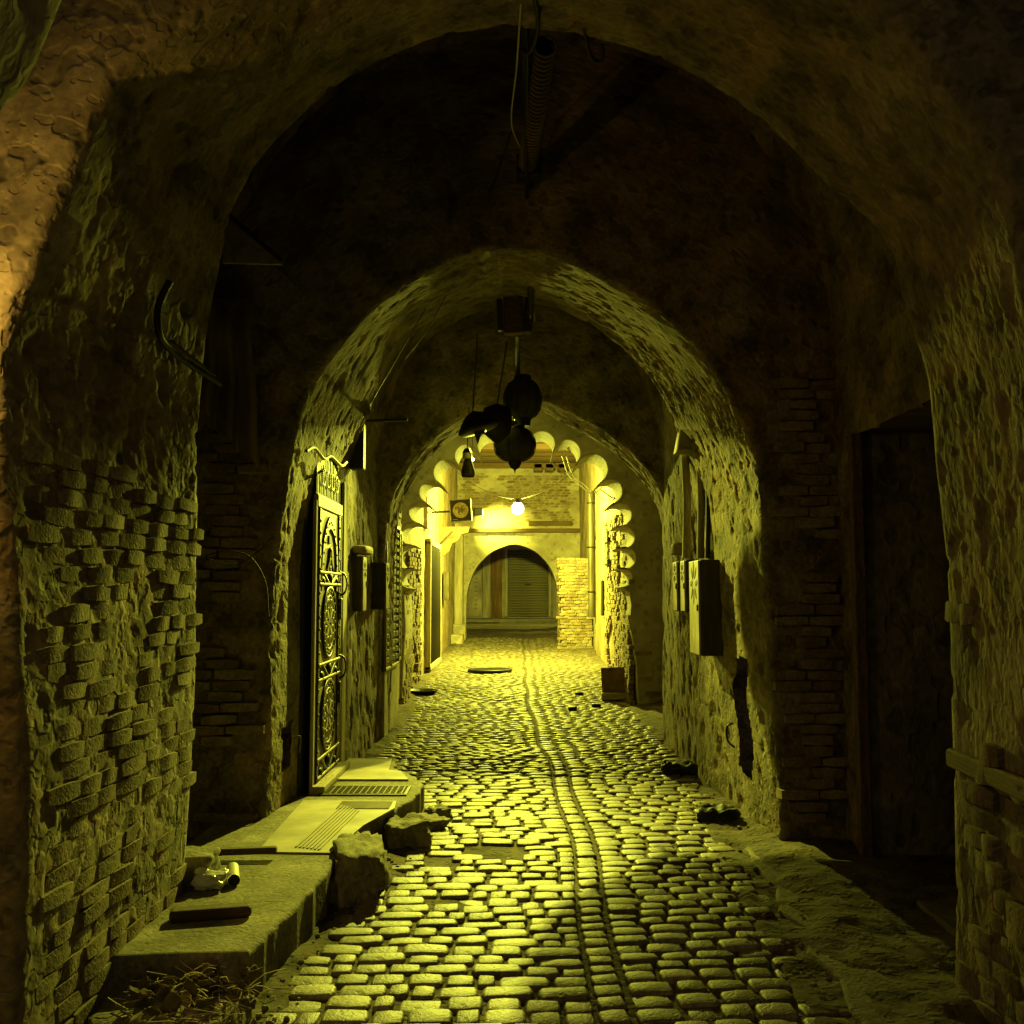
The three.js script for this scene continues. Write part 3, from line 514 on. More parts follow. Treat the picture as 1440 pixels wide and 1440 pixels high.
{ // warm lamp out of sight in the side passage before the first arch
  const g = thing('bulkhead_lamp', 'warm bulkhead lamp in the side passage before the big arch', 'lamp', null, V(-1.82, 2.42, -2.98));
  part(g, 'base', new THREE.CylinderGeometry(.09, .1, .05, 18), M.iron, [0, 0, .46], [Math.PI / 2, 0, 0]); part(g, 'bulb', new THREE.SphereGeometry(.055, 16, 12), M.glowAmber, [0, 0, 0]); part(g, 'arm', bar(V(0, 0, .05), V(0, 0, .48), .02), M.iron);
  const l = new THREE.PointLight(AMBER, I_AMBER); l.castShadow = true; g.add(l); shadows(g);
}
{ // small bare bulb near the scalloped arch
  const g = thing('bare_bulb', 'tiny bare bulb glinting beside the small pendant lamp', 'lamp', null, P(664.5, 646, 12.7));
  part(g, 'bulb', new THREE.SphereGeometry(.024, 12, 10), M.glow); part(g, 'flex', bar(V(0, .03, 0), V(0, 1.5, 0), .004), M.rubber);
  const l = new THREE.PointLight(LAMP, 1.8); l.castShadow = true; g.add(l); shadows(g);
}
// ------------------------------------------------------------------ hanging lanterns, cables and the timber block
const LG = 'lanterns hanging in a cluster';
const hung = (a, b, r = .008) => bar(a, b, r, 5);
function ribs(g, pts, n, r = .004) { const a = { push: q => part(g, 'rib', q, M.iron) }; for (let k = 0; k < n; k++) { const q = k / n * Math.PI * 2; a.push(tube(pts.map(p => V(Math.cos(q) * (p[0] + .002), p[1], Math.sin(q) * (p[0] + .002))), r, 10, 4)); } }
{
  const g = thing('round_lantern', 'upper round dark lantern with a collar at top and bottom', 'lantern', LG, P(735, 562, 10.2)), pr = [[.085, .2], [.13, .175], [.175, .1], [.193, 0], [.175, -.1], [.13, -.17], [.085, -.195]];
  part(g, 'globe', lathe(pr, 32), M.lantern); ribs(g, pr, 10); part(g, 'collar', new THREE.CylinderGeometry(.085, .095, .06, 24), M.iron, [0, .215, 0]); part(g, 'collar', new THREE.CylinderGeometry(.088, .075, .09, 24), M.iron, [0, -.225, 0]);
  part(g, 'hanger', hung(V(-.03, .24, 0), V(-.06, 1.05, .3)), M.rubber); part(g, 'tassel', tube([V(-.09, -.2, .05), V(-.04, -.25, .05), V(-.12, -.3, .05), V(-.1, -.36, .05)], .004, 14, 4), M.litter); shadows(g);
  const h = thing('squat_lantern', 'squat dark lantern with a pointed finial hanging lowest', 'lantern', LG, P(724, 625, 10.3)), q = [[.07, .175], [.15, .14], [.205, .05], [.212, -.01], [.19, -.1], [.13, -.155], [.068, -.17]];
  part(h, 'body', lathe(q, 32), M.lantern); ribs(h, q, 10); part(h, 'neck', new THREE.CylinderGeometry(.07, .085, .07, 20), M.iron, [0, .2, 0]); part(h, 'finial', lathe([[.065, -.16], [.066, -.2], [.045, -.235], [.01, -.262], [.004, -.29], [0, -.3]], 18), M.iron); part(h, 'hanger', hung(V(0, .2, 0), V(.02, .55, .1)), M.rubber); shadows(h);
  const c = thing('cone_lantern', 'wide dark cone shaded lantern tilted beside the round lanterns', 'lantern', LG, P(672, 600, 9.4)); c.rotation.z = .32; c.scale.setScalar(.88);
  part(c, 'shade', lathe([[.02, .17], [.1, .13], [.17, .06], [.225, -.02], [.2, -.05], [.06, -.06], [.055, -.08]], 28), M.iron); part(c, 'finial', lathe([[.05, -.06], [.03, -.1], [.012, -.16], [0, -.19]], 14), M.iron, null, [0, 0, -.32]); part(c, 'hanger', hung(V(0, .17, 0), V(.3, .9, .2)), M.rubber); shadows(c);
  const y = thing('drum_lantern', 'dark drum lantern half hidden behind the round lanterns', 'lantern', LG, P(699, 593, 9.95));
  part(y, 'drum', lathe([[.03, .17], [.13, .13], [.15, 0], [.13, -.12], [.04, -.2], [0, -.22]], 24), M.iron); part(y, 'hanger', hung(V(0, .17, 0), V(.1, .75, .2)), M.rubber); shadows(y);
  const s = thing('pendant_lamp', 'small unlit pendant with a pale glass ring above a dark shade', 'lantern', LG, P(657, 655, 10.8));
  part(s, 'cap', new THREE.CylinderGeometry(.028, .055, .05, 18), M.iron, [0, .16, 0]); part(s, 'glass_ring', new THREE.CylinderGeometry(.05, .05, .06, 20), M.litter, [0, .105, 0]); part(s, 'shade', lathe([[.035, .075], [.05, .03], [.072, -.05], [.074, -.1], [.06, -.125], [0, -.125]], 22), M.pipe, [.01, 0, 0]); part(s, 'hanger', hung(V(0, .18, 0), V(.02, .62, .05), .006), M.rubber); shadows(s);
}
{
  const b = thing('timber_block', 'short timber blocks wedged at the crown of the rubble arch', 'timber', null, P(724, 445, 8.25));
  part(b, 'block', rbox(.16, .3, .1, .01), M.wood, [-.01, 0, 0], [0, 0, .03]); part(b, 'block', rbox(.07, .34, .09, .01), M.darkWood, [.11, .02, .05], [0, .1, -.05]); part(b, 'block', rbox(.05, .26, .08, .01), M.darkWood, [-.12, .0, .03], [0, 0, .05]); shadows(b);
  const c = thing('cable_bundle', 'thick black cable bundle sagging from the crown of the big arch to the lanterns', 'cable');
  part(c, 'cable', tube([P(738, -40, 4.2), P(738, 60, 4.9), P(743, 200, 6.0), P(746, 320, 7.0), P(747, 440, 8.1)], .024, 40, 8), M.rubber);
  part(c, 'cable', tube([P(734, -40, 4.2), P(741, 70, 4.9), P(740, 230, 6.1), P(742, 350, 7.2), P(744, 430, 8.1)], .012, 40, 6), M.rubber);
  part(c, 'cable', tube([P(746, -40, 4.1), P(756, 40, 4.6), P(745, 72, 4.8), P(733, 70, 4.9)], .012, 30, 6), M.rubber);
  part(c, 'cable', tube([P(812, -30, 4.2), P(820, 30, 4.5), P(835, 85, 4.75), P(846, 85, 4.75), P(847, 62, 4.7)], .01, 30, 6), M.rubber);
  part(c, 'cable', tube([P(728, 470, 8.3), P(727, 500, 9.3), P(728, 530, 10.2)], .024, 16, 8), M.rubber);
  part(c, 'frayed_end', tube([P(745, 430, 8.1), P(746, 448, 8.1)], .006, 6, 4), M.litter); part(c, 'frayed_end', tube([P(750, 430, 8.1), P(752, 452, 8.1)], .006, 6, 4), M.litter);
  shadows(c);
  const d = thing('wrapped_pole', 'net wrapped pole slung under the dark vault beside the cables', 'pole');
  const p0 = P(767, 66, 4.95), p1 = P(742, 232, 6.3), pole = new THREE.CatmullRomCurve3([p0, p0.clone().lerp(p1, .5).add(V(0, -.03, 0)), p1]);
  part(d, 'pole', new THREE.TubeGeometry(pole, 20, .05, 10), M.darkWood); const net = []; for (let k = 0; k < 34; k++) { const t = k / 34, q = pole.getPoint(t), tg = pole.getTangent(t); const g = new THREE.TorusGeometry(.056, .008, 5, 12); g.applyQuaternion(new THREE.Quaternion().setFromUnitVectors(V(0, 0, 1), tg)); g.rotateZ(k % 2 ? .25 : -.25); g.translate(q.x, q.y, q.z); net.push(g); }
  const nt = part(d, 'netting', merged(net), M.cloth); nt.userData.kind = 'stuff'; part(d, 'junction_box', rbox(.16, .15, .14, .02), M.black, P(744, 236, 6.35)); part(d, 'cord', tube([P(735, -30, 4.2), P(727, 90, 5.0), P(720, 178, 5.9), P(728, 200, 6.1), P(737, 216, 6.25)], .005, 30, 4), M.litter); shadows(d);
  const w = thing('thin_wire', 'thin wires slanting from the vault down to the small wall lamp', 'wire');
  part(w, 'wire', tube([P(719, 185, 5.95), P(690, 265, 6.5), P(640, 360, 7.2), P(595, 440, 7.6), P(508, 590, 8.3)], .005, 40, 4), M.rubber); part(w, 'wire', tube([P(719, 187, 5.95), P(670, 330, 6.8), P(625, 420, 7.5), P(597, 470, 7.9), P(570, 505, 8.2)], .004, 40, 4), M.rubber); shadows(w);
  const v = thing('drooping_cable', 'loose cables looping down the court wall to the drainpipe', 'cable');
  for (const o of [0, 6]) part(v, 'cable', tube([P(790 + o, 640, 15.2), P(800 + o, 668, 17), P(818 + o, 684, 19), P(830 + o * .3, 694, 22)], .011, 24, 5), M.rubber);
  part(v, 'cable', tube([P(836, 690, 21), P(848, 703, 18), P(864, 701, 16)], .02, 16, 5), M.rubber); part(v, 'cable', tube([P(830, 695, 22.2), P(834, 720, 22.2), P(838, 760, 22.2)], .01, 16, 5), M.rubber); shadows(v);
}
// ------------------------------------------------------------------ the ornate iron door
{
  const W = DOOR.d1 - DOOR.d0, g = thing('iron_door', 'pale door covered in black wrought iron rosettes on the raised step', 'door', null, V(DOOR.x, DOOR.h0, -(DOOR.d0 + DOOR.d1) / 2)); g.rotation.y = Math.PI / 2; g.scale.z = .55; const H = 2.0, z = .03;
  const yf = f => H * (1 - f);
  part(g, 'door_leaf', box(W, H, .04), M.doorPale, [0, H / 2, 0]);
  const fr = part(g, 'iron_frame', merged([moved(rbox(.05, H, .03, .006), -W / 2 + .1, H / 2, z), moved(rbox(.05, H, .03, .006), W / 2 - .1, H / 2, z)]), M.iron);
  for (const x of [-W / 2 + .1, W / 2 - .1]) { const st = []; for (let k = 0; k < 22; k++) st.push(moved(new THREE.SphereGeometry(.011, 6, 4), x, .08 + k * .087, z + .018)); part(fr, 'stud', merged(st), M.doorPale); }
  // pointed arch band of the top panel
  const ring = (f0, f1, w, t) => { const a = yf(f0), b = yf(f1), pts = (k) => [[-w + k, b], [-w + k, lerp(b, a, .35)], [-w * .72 + k * .7, lerp(b, a, .72) - k * .2], [0, a - k * 1.5], [w * .72 - k * .7, lerp(b, a, .72) - k * .2], [w - k, lerp(b, a, .35)], [w - k, b]].map(p => new THREE.Vector2(...p)); const o = new THREE.SplineCurve(pts(0)).getPoints(40), i = new THREE.SplineCurve(pts(t)).getPoints(40); return new THREE.ExtrudeGeometry(new THREE.Shape([...o, ...i.reverse()]), { depth: .025, bevelEnabled: false }); };
  part(g, 'arched_band', ring(.015, .3, .33, .065), M.iron, [0, 0, .022]);
  const stud = []; for (let k = 0; k < 13; k++) { const q = Math.PI * k / 12; stud.push(moved(new THREE.SphereGeometry(.01, 6, 4), -Math.cos(q) * .27, yf(.2) + Math.sin(q) * .32, .05)); } part(g, 'stud', merged(stud), M.doorPale);
  part(g, 'letter_slot', box(.085, .06, .02), M.black, [0, yf(.105), .03]);
  part(g, 'scrollwork', merged([tube([V(-.12, yf(.225), .04), V(-.05, yf(.19), .04), V(0, yf(.145), .04), V(.05, yf(.19), .04), V(.12, yf(.225), .04)], .016, 20), moved(new THREE.TorusGeometry(.035, .012, 6, 16), 0, yf(.195), .04), moved(new THREE.SphereGeometry(.025, 10, 8), 0, yf(.145), .04)]), M.iron);
  for (const [a, b] of [[.232, .275], [.565, .62], [.9, .965]]) {
    for (const f of [a, b]) part(g, 'cross_bar', bar(V(-W / 2 + .07, yf(f), .055), V(W / 2 - .07, yf(f), .055), .011), M.doorPale);
    part(g, 'scrollwork', merged([bar(V(-.3, yf(a), .045), V(-.05, yf(b), .045), .018), bar(V(.3, yf(a), .045), V(.05, yf(b), .045), .018), moved(new THREE.SphereGeometry(.05, 12, 8), 0, yf((a + b) / 2), .03), moved(new THREE.SphereGeometry(.04, 12, 8), -.28, yf(b) + .02, .03), moved(new THREE.SphereGeometry(.04, 12, 8), .28, yf(b) + .02, .03)]), M.iron);
  }
  for (const f of [.418, .765]) {
    const r = part(g, 'rosette', moved(new THREE.CylinderGeometry(.25, .25, .02, 44), 0, 0, 0, Math.PI / 2), M.iron, [0, yf(f), .03]);
    part(r, 'rim', new THREE.TorusGeometry(.262, .016, 8, 48), M.blackIron, [0, 0, .012]); part(r, 'rim', new THREE.TorusGeometry(.2, .008, 6, 48), M.doorPale, [0, 0, .012]);
    const pet = new THREE.Shape(); pet.moveTo(0, .02); pet.quadraticCurveTo(.035, .08, 0, .15); pet.quadraticCurveTo(-.035, .08, 0, .02);
    for (let k = 0; k < 8; k++) { const q = k / 8 * Math.PI * 2; part(r, 'petal', new THREE.ExtrudeGeometry(pet, { depth: .008, bevelEnabled: false }), k % 2 ? M.doorPale : M.iron, [0, 0, .011], [0, 0, q]); part(r, 'scroll', new THREE.TorusGeometry(.032, .007, 6, 14), M.doorPale, [Math.sin(q + .39) * .15, Math.cos(q + .39) * .15, .013]); }
    const s2 = []; for (let k = 0; k < 20; k++) { const q = k / 20 * Math.PI * 2; s2.push(moved(new THREE.SphereGeometry(.011, 6, 4), Math.cos(q) * .232, Math.sin(q) * .232, .014)); } part(r, 'stud', merged(s2), M.doorPale);
  }
  for (const f of [.27, .6]) { part(g, 'pull_handle', tube([V(W / 2 - .06, yf(f) + .09, .04), V(W / 2 - .02, yf(f) + .07, .1), V(W / 2 - .01, yf(f), .125), V(W / 2 - .02, yf(f) - .07, .1), V(W / 2 - .06, yf(f) - .09, .04)], .011, 20), M.blackIron); part(g, 'lock_plate', rbox(.06, .17, .05, .01), M.blackIron, [W / 2 - .07, yf(f) - .2, .05]); }
  part(g, 'transom_rail', rbox(W, .09, .07, .01), M.doorPale, [0, H + .05, .01]);
  const tr = new THREE.Shape(); tr.moveTo(-W / 2 + .02, 0); tr.lineTo(-W / 2 + .02, .2); tr.quadraticCurveTo(0, .52, W / 2 - .02, .2); tr.lineTo(W / 2 - .02, 0); const fan = part(g, 'fanlight', new THREE.ExtrudeGeometry(tr, { depth: .03, bevelEnabled: false }), M.black, [0, H + .1, -.02]);
  for (let k = 0; k < 7; k++) part(fan, 'iron_bar', bar(V(-.42 + k * .14, .01, .045), V(-.42 + k * .14, .3 - .018 * (k - 3) ** 2, .045), .008), M.iron);
  for (let k = 0; k < 4; k++) part(fan, 'scroll', new THREE.TorusGeometry(.06, .008, 6, 18), M.pipe, [-.27 + k * .18, .14, .05]);
  for (const s of [-1, 1]) part(g, 'jamb', rbox(.05, H + .1, .05, .015), M.limewash, [s * (W / 2 + .02), H / 2, .01]);
  part(g, 'plaster_reveal', rbox(.2, H + .35, .05, .02), M.limewash, [W / 2 + .15, H / 2 + .12, .03]);
  part(g, 'sill', rbox(W + .1, .07, .2, .01), M.limewash, [0, .005, .09]);
  const rb = []; for (let k = 0; k < 26; k++) rb.push(moved(box(.014, .12, .02), -W / 2 + k * .038, -.05, .185)); part(g, 'ribbed_riser', merged([moved(box(W + .1, .12, .04), 0, -.06, .17), ...rb]), M.limewash);
  part(g, 'backing', box(W + .2, 2.8, .04), M.black, [0, 1.2, -.12]);
  shadows(g);
}
// ------------------------------------------------------------------ the raised step before the door
function slab(poly, y0, y1, bevel = .02) { const s = new THREE.Shape(poly.map(p => new THREE.Vector2(p[0], p[1]))); const g = new THREE.ExtrudeGeometry(s, { depth: y1 - y0 - 2 * bevel, bevelEnabled: true, bevelSize: bevel, bevelThickness: bevel, bevelSegments: 3 }); g.rotateX(-Math.PI / 2); g.translate(0, y0 + bevel, 0); return g; }
function lumpy(w, h, d, seed, amp = .2, seg = 8) { let g = new THREE.BoxGeometry(w, h, d, seg, seg, seg); g.deleteAttribute('normal'); g.deleteAttribute('uv'); g = mergeVertices(g, 1e-4); const p = g.attributes.position, v = V(0, 0, 0); for (let i = 0; i < p.count; i++) { v.fromBufferAttribute(p, i); const x = v.x / w * 2, y = v.y / h * 2, z = v.z / d * 2, l = Math.max(1e-6, Math.hypot(x, y, z)), m = Math.max(Math.abs(x), Math.abs(y), Math.abs(z)); const k = lerp(1, m / l * 1.1, .45) * (1 + amp * (fbm(x * 1.4 + seed * 9, y * 1.4, z * 1.4, 3) - .5) * 2); p.setXYZ(i, v.x * k, v.y * k, v.z * k); } g.computeVertexNormals(); const uv = new Float32Array(p.count * 2); for (let i = 0; i < p.count; i++) { uv[i * 2] = (p.getX(i) + p.getY(i) * .4) * 1.3; uv[i * 2 + 1] = (p.getZ(i) + p.getY(i) * .6) * 1.3; } g.setAttribute('uv', new THREE.BufferAttribute(uv, 2)); return g; }
{
  const jag = (pts, a = .02, n = 7) => { const o = []; for (let i = 0; i < pts.length; i++) { const p = pts[i], q = pts[(i + 1) % pts.length]; for (let k = 0; k < n; k++) { const t = k / n, w = k ? a : a * .3; o.push([lerp(p[0], q[0], t) + R(-w, w), lerp(p[1], q[1], t) + R(-w, w)]); } } return o; };
  const st = thing('concrete_step', 'long worn concrete step running up to the ornate iron door', 'step');
  part(st, 'slab', uvm(slab(jag([[-1.85, 4.05], [-1.06, 4.12], [-1.01, 4.6], [-.97, 5.2], [-.98, 5.66], [-1.85, 5.7]], .008), -.08, .19, .018), 1.2), M.concretePlain);
  part(st, 'landing', uvm(slab(jag([[-1.85, 5.7], [-.99, 5.66], [-.95, 6.2], [-.8, 6.85], [-.72, 7.2], [-.70, 7.65], [-.86, 8.1], [-1.0, 8.35], [-1.05, 8.85], [-1.85, 8.9]], .014), -.08, .185, .015), 1.2), M.concretePlain);
  const sheetPlate = (poly, n) => { const m = part(st, 'metal_plate', slab(poly, .185, .2, .003), M.boxPale); const xs = poly.map(p => p[0]); return m; };
  sheetPlate([[-1.40, 5.62], [-1.0, 5.6], [-.93, 6.25], [-.80, 6.75], [-.815, 6.98], [-1.44, 7.0]]); sheetPlate([[-1.44, 7.78], [-.82, 7.78], [-.92, 8.15], [-1.02, 8.2], [-1.06, 8.72], [-1.42, 8.74]]);
  for (let k = 0; k < 7; k++) part(st, 'plate_rib', box(.012, .006, 1.0 + .02 * k), M.boxPale, [-1.045 - k * .022, .203, -6.15 - .02 * k], [0, -.06, 0]);
  for (let k = 0; k < 7; k++) part(st, 'plate_rib', box(.34, .006, .012), M.boxPale, [-1.0, .203, -6.72 - k * .035]);
  shadows(st);
  const gr = thing('drain_grate', 'rusty mesh drain grate set into the step beside the iron door', 'grate', null, V(-1.08, .19, -7.38));
  part(gr, 'frame', merged([moved(box(.6, .012, .02), 0, 0, .16), moved(box(.6, .012, .02), 0, 0, -.16), moved(box(.02, .012, .34), .3, 0, 0), moved(box(.02, .012, .34), -.3, 0, 0)]), M.pipe); part(gr, 'pan', box(.58, .004, .32), M.black, [0, -.002, 0]);
  for (let k = 0; k < 14; k++) part(gr, 'bar', box(.009, .012, .31), M.pipe, [-.27 + k * .0415, .002, 0]); for (let k = 0; k < 8; k++) part(gr, 'bar', box(.57, .011, .009), M.pipe, [0, .003, -.14 + k * .04]); shadows(gr);
  const G = 'broken concrete lumps along the step';
  for (const [x, y, d, w, h, l, s, lab] of [[-.86, .06, 5.72, .3, .34, .72, 1, 'large broken concrete lump with a dark hollow end against the step'], [-.72, .03, 6.62, .26, .24, .32, 2, 'squat broken concrete lump below the metal plate of the step'], [-.60, .0, 7.05, .2, .17, .3, 3, 'small broken lump beside the drain grate end of the step'], [-.58, .0, 7.42, .16, .14, .16, 4, 'smallest broken lump beyond the drain grate']]) { const o = new THREE.Mesh(lumpy(w, h, l, s, .5, 16), M.concretePlain); o.name = numbered('concrete_lump'); tag(o, lab, 'rubble', G); o.position.set(x, y, -d); o.rotation.y = .15 * s; scene.add(o); shadows(o); }
}
// ------------------------------------------------------------------ meter boxes, boards, brackets, cloth
function meterBox(x, d, y, w, h, deep, side, label, flower, group) {
  const g = thing('meter_box', label, 'meter box', group, V(x, y, -d)); g.rotation.y = side < 0 ? Math.PI / 2 : -Math.PI / 2;   // local +z faces the alley
  part(g, 'case', rbox(w, h, deep, .008), M.boxDark, [0, h / 2, deep / 2]); const dr = part(g, 'cover', rbox(w - .012, h - .012, .016, .005), M.boxPale, [0, h / 2, deep + .009]);
  if (flower) for (let k = 0; k < 8; k++) { const q = k / 8 * Math.PI * 2, s = w * .26; const e = new THREE.SphereGeometry(1, 8, 5); e.scale(s * .26, s * .62, .004); part(dr, 'cut_out', e, M.black, [Math.sin(q) * s * .95, h * .26 + Math.cos(q) * s * .95, .008], [0, 0, -q]); }
  part(dr, 'latch', rbox(.012, .05, .012, .004), M.iron, [w * .4, 0, .012]); return shadows(g);
}
const MB = 'meter boxes along the alley walls';
meterBox(1.56, 8.02, 1.11, .43, .73, .17, 1, 'largest meter box, tall with a flower cut out, across the alley from the iron door', true, MB);
meterBox(1.54, 8.57, 1.43, .22, .43, .15, 1, 'narrow meter box next to the tall flower meter box', true, MB);
meterBox(1.53, 8.92, 1.43, .22, .43, .15, 1, 'narrow meter box second along from the tall flower meter box', true, MB);
meterBox(-1.5, 9.35, 1.42, .22, .5, .09, -1, 'single meter box under a small stone lintel just past the iron door', true, MB);
meterBox(-1.52, 10.6, 1.42, .24, .48, .16, -1, 'meter box right beside the carved black shutters', true, MB);
{
  const l = thing('stone_lintel', 'small pale stone lintel above the single meter box past the iron door', 'lintel', null, V(-1.43, 1.98, -9.45)); part(l, 'stone', lumpy(.14, .08, .5, 4, .1, 6), M.plasterPlain); shadows(l);
  const r = thing('stone_corbel', 'small pale stone stub above the narrow meter boxes', 'corbel', null, V(1.46, 1.98, -9.2)); part(r, 'stone', lumpy(.16, .11, .22, 5, .15, 6), M.plasterPlain); shadows(r);
  const c = thing('wall_conduits', 'worn conduits running down the wall to the meter boxes', 'conduit');
  for (const [px, d, r] of [[966, 8.5, .035], [986, 8.25, .03], [996, 8.1, .02]]) part(c, 'conduit', tube([P(px - 3, 640, d), P(px, 700, d), P(px - 1, 785, d)].map(v => v.setX(Math.max(v.x, 1.38))), r, 12, 8), r > .025 ? M.plasterPlain : M.rubber); shadows(c);
}
function carved(d0, d1, x, label) {
  const W = d1 - d0, g = thing('carved_shutter', label, 'shutter', 'carved black shutters', V(x, .74, -(d0 + d1) / 2)); g.rotation.y = Math.PI / 2; const H = 1.64;
  part(g, 'board', box(W, H, .04), M.darkWood, [0, H / 2, 0]); part(g, 'frame', merged([moved(rbox(.035, H, .03, .005), -W / 2 + .017, H / 2, .035), moved(rbox(.035, H, .03, .005), W / 2 - .017, H / 2, .035), moved(rbox(W, .035, .03, .005), 0, .017, .035), moved(rbox(W, .035, .03, .005), 0, H - .017, .035)]), M.doorPale);
  const nr = 17, nc = 4; for (let i = 0; i < nr; i++) for (let k = 0; k < nc; k++) { const cw = (W - .12) / nc; part(g, 'carved_panel', rbox(cw * .78, (H - .12) / nr * R(.45, .75), .03, .008), (i * 3 + k * 5) % 4 ? M.darkWood : M.wood, [-W / 2 + .06 + (k + .5) * cw, .06 + (i + .5) * (H - .12) / nr, .03]); }
  part(g, 'cornice', lumpy(W, .12, .1, 7, .2, 5), M.plasterPlain, [0, H + .06, 0]); part(g, 'plaster_foot', rbox(W * .9, .8, .07, .03), M.limewash, [0, -.35, -.01]); return shadows(g);
}
carved(11.15, 12.4, -1.47, 'larger carved black shutter with a pale edge beside the pointed arch'); carved(12.6, 13.3, -1.55, 'smaller carved black shutter beyond the larger one');
{
  const g = thing('lattice_window', 'dark diamond lattice window above the carved shutters', 'window', null, V(-1.58, 2.62, -13.0)); g.rotation.y = Math.PI / 2;
  part(g, 'pane', box(.9, .95, .02), M.black, [0, .47, 0]); const W = .9, H = .95;
  for (let k = -4; k < 6; k++) for (const s of [1, -1]) { const x0 = k * .2 - .1, pts = []; const f = t => V(s > 0 ? x0 - W / 2 + .0 + t : W / 2 - x0 - t, t, .025); let a = Math.max(0, -x0), b = Math.min(H, W - x0); if (b - a > .06) part(g, 'lattice_bar', bar(f(a), f(b), .014, 5), M.wood); }
  part(g, 'frame', merged([moved(rbox(.06, 1.05, .06), -.46, .47, .02), moved(rbox(.06, 1.05, .06), .46, .47, .02), moved(rbox(.98, .06, .06), 0, -.02, .02), moved(rbox(.98, .06, .06), 0, .98, .02)]), M.plasterPlain); shadows(g);
}
{ // small wall lamp, awning board, hanging cloth and bent pipe
  const s = thing('awning_board', 'small sloping board canopy high on the dark bay wall', 'board', null, P(345, 340, 5.75));
  const bs = new THREE.Shape([[-.12, .16], [.22, -.14], [-.12, -.13]].map(a => new THREE.Vector2(...a))); part(s, 'side_board', new THREE.ExtrudeGeometry(bs, { depth: .025, bevelEnabled: false }), M.plasterPlain); part(s, 'top_board', rbox(.46, .025, .5, .006), M.darkWood, [.05, .025, -.2], [0, 0, -.72]); shadows(s);
  const g = sheet(50, 60, (i, j) => { const u = i / 50, v = j / 60, fold = Math.sin(u * 22 + v * 2) * .035 * (.4 + v), y = 3.35 - v * (1.0 - .42 * Math.pow(1 - u, 1.2)) * 1.0; return V(-1.98 + .3 * u + fold * .5 + .1 * v * u, y, -6.0 - u * .3 + fold + .03 * Math.sin(v * 9)); }, { tile: 1 });
  const sh = new THREE.Mesh(g, M.cloth); sh.name = numbered('hanging_cloth'); tag(sh, 'brown folded cloth hanging on the dark bay wall below the board canopy', 'cloth'); scene.add(sh); shadows(sh);
  const p = thing('bent_pipe', 'bent iron pipe stub fixed on the brick flank of the big arch', 'pipe'); part(p, 'pipe', tube([P(222, 395, 4.2), P(206, 430, 4.2), P(206, 465, 4.25), P(222, 490, 4.4), P(295, 540, 4.9)].map(v => v.add(V(.05, 0, 0))), .016, 30, 8), M.iron); part(p, 'pipe', tube([P(226, 480, 4.5), P(290, 528, 4.9)].map(v => v.add(V(.04, 0, 0))), .012, 10, 6), M.pipe); shadows(p);
  const l = thing('wall_lamp', 'small unlit pale hood lamp on the flank of the rubble arch', 'lamp', null, P(508, 570, 8.2)); part(l, 'hood', new THREE.CylinderGeometry(.05, .085, .14, 16, 1, true), M.boxPale); part(l, 'stem', bar(V(0, .06, 0), V(-.04, .2, .02), .012), M.iron); shadows(l);
  const pr = thing('projecting_bracket', 'black box bracket with a short rod on the flank of the rubble arch', 'bracket', null, P(503, 628, 8.6)); part(pr, 'box', rbox(.12, .4, .14, .02), M.black); part(pr, 'rod', bar(V(.05, .22, 0), V(.42, .23, 0), .014), M.rubber); shadows(pr);
  const v = thing('loose_cable', 'frayed loose cable looping over the fanlight of the iron door', 'cable'); part(v, 'cable', tube([P(420, 634, 6.6), P(432, 630, 6.9), P(445, 645, 7.1), P(455, 642, 7.3), P(470, 655, 7.6), P(478, 650, 7.9)].map(q => q.add(V(.05, 0, 0))), .012, 30, 6), M.litter); shadows(v);
  const t = thing('dry_twig', 'thin dry twig trailing over the dark bay wall', 'twig'); part(t, 'stem', tube([P(288, 782, 5.7), P(320, 775, 5.75), P(350, 782, 5.8), P(372, 815, 5.85), P(378, 868, 5.85)], .004, 30, 5), M.darkWood); part(t, 'stem', tube([P(290, 785, 5.7), P(330, 795, 5.75), P(360, 778, 5.85), P(385, 755, 6.0)], .0035, 30, 5), M.darkWood); shadows(t);
}
// ------------------------------------------------------------------ loose things on the ground
function rag(w, h, d, seed) { const g = lumpy(w, h, d, seed, .55, 12); const p = g.attributes.position; for (let i = 0; i < p.count; i++) p.setY(i, p.getY(i) + (fbm(p.getX(i) * 20, p.getZ(i) * 20, seed, 2) - .5) * h * .8); g.computeVertexNormals(); return g; }
function loose(name, label, category, geo, m, x, y, d, rot, group) { const o = new THREE.Mesh(geo, m); o.name = numbered(name); tag(o, label, category, group); o.position.set(x, y, -d); if (rot) o.rotation.set(...rot); scene.add(o); return shadows(o); }
loose('black_rag', 'crumpled black rag on the paving below the tall meter box', 'rag', rag(.26, .09, .2, 3), M.black, 1.38, .06, 7.25);
loose('black_rag', 'crumpled dark rag against the wall beyond the meter boxes', 'rag', rag(.3, .1, .22, 5), M.black, 1.42, .06, 9.1);
loose('pale_scrap', 'pale crumpled paper scrap on the paving', 'litter', rag(.14, .03, .1, 8), M.litter, 1.13, .02, 9.3);
loose('dark_tray', 'flat dark tray on the ground at the foot of the scalloped arch', 'tray', merged([lathe([[0, 0], [.2, 0], [.24, .05], [.22, .05], [.19, .015], [0, .015]], 24)]), M.iron, -1.42, floorY(15.4), 15.4);
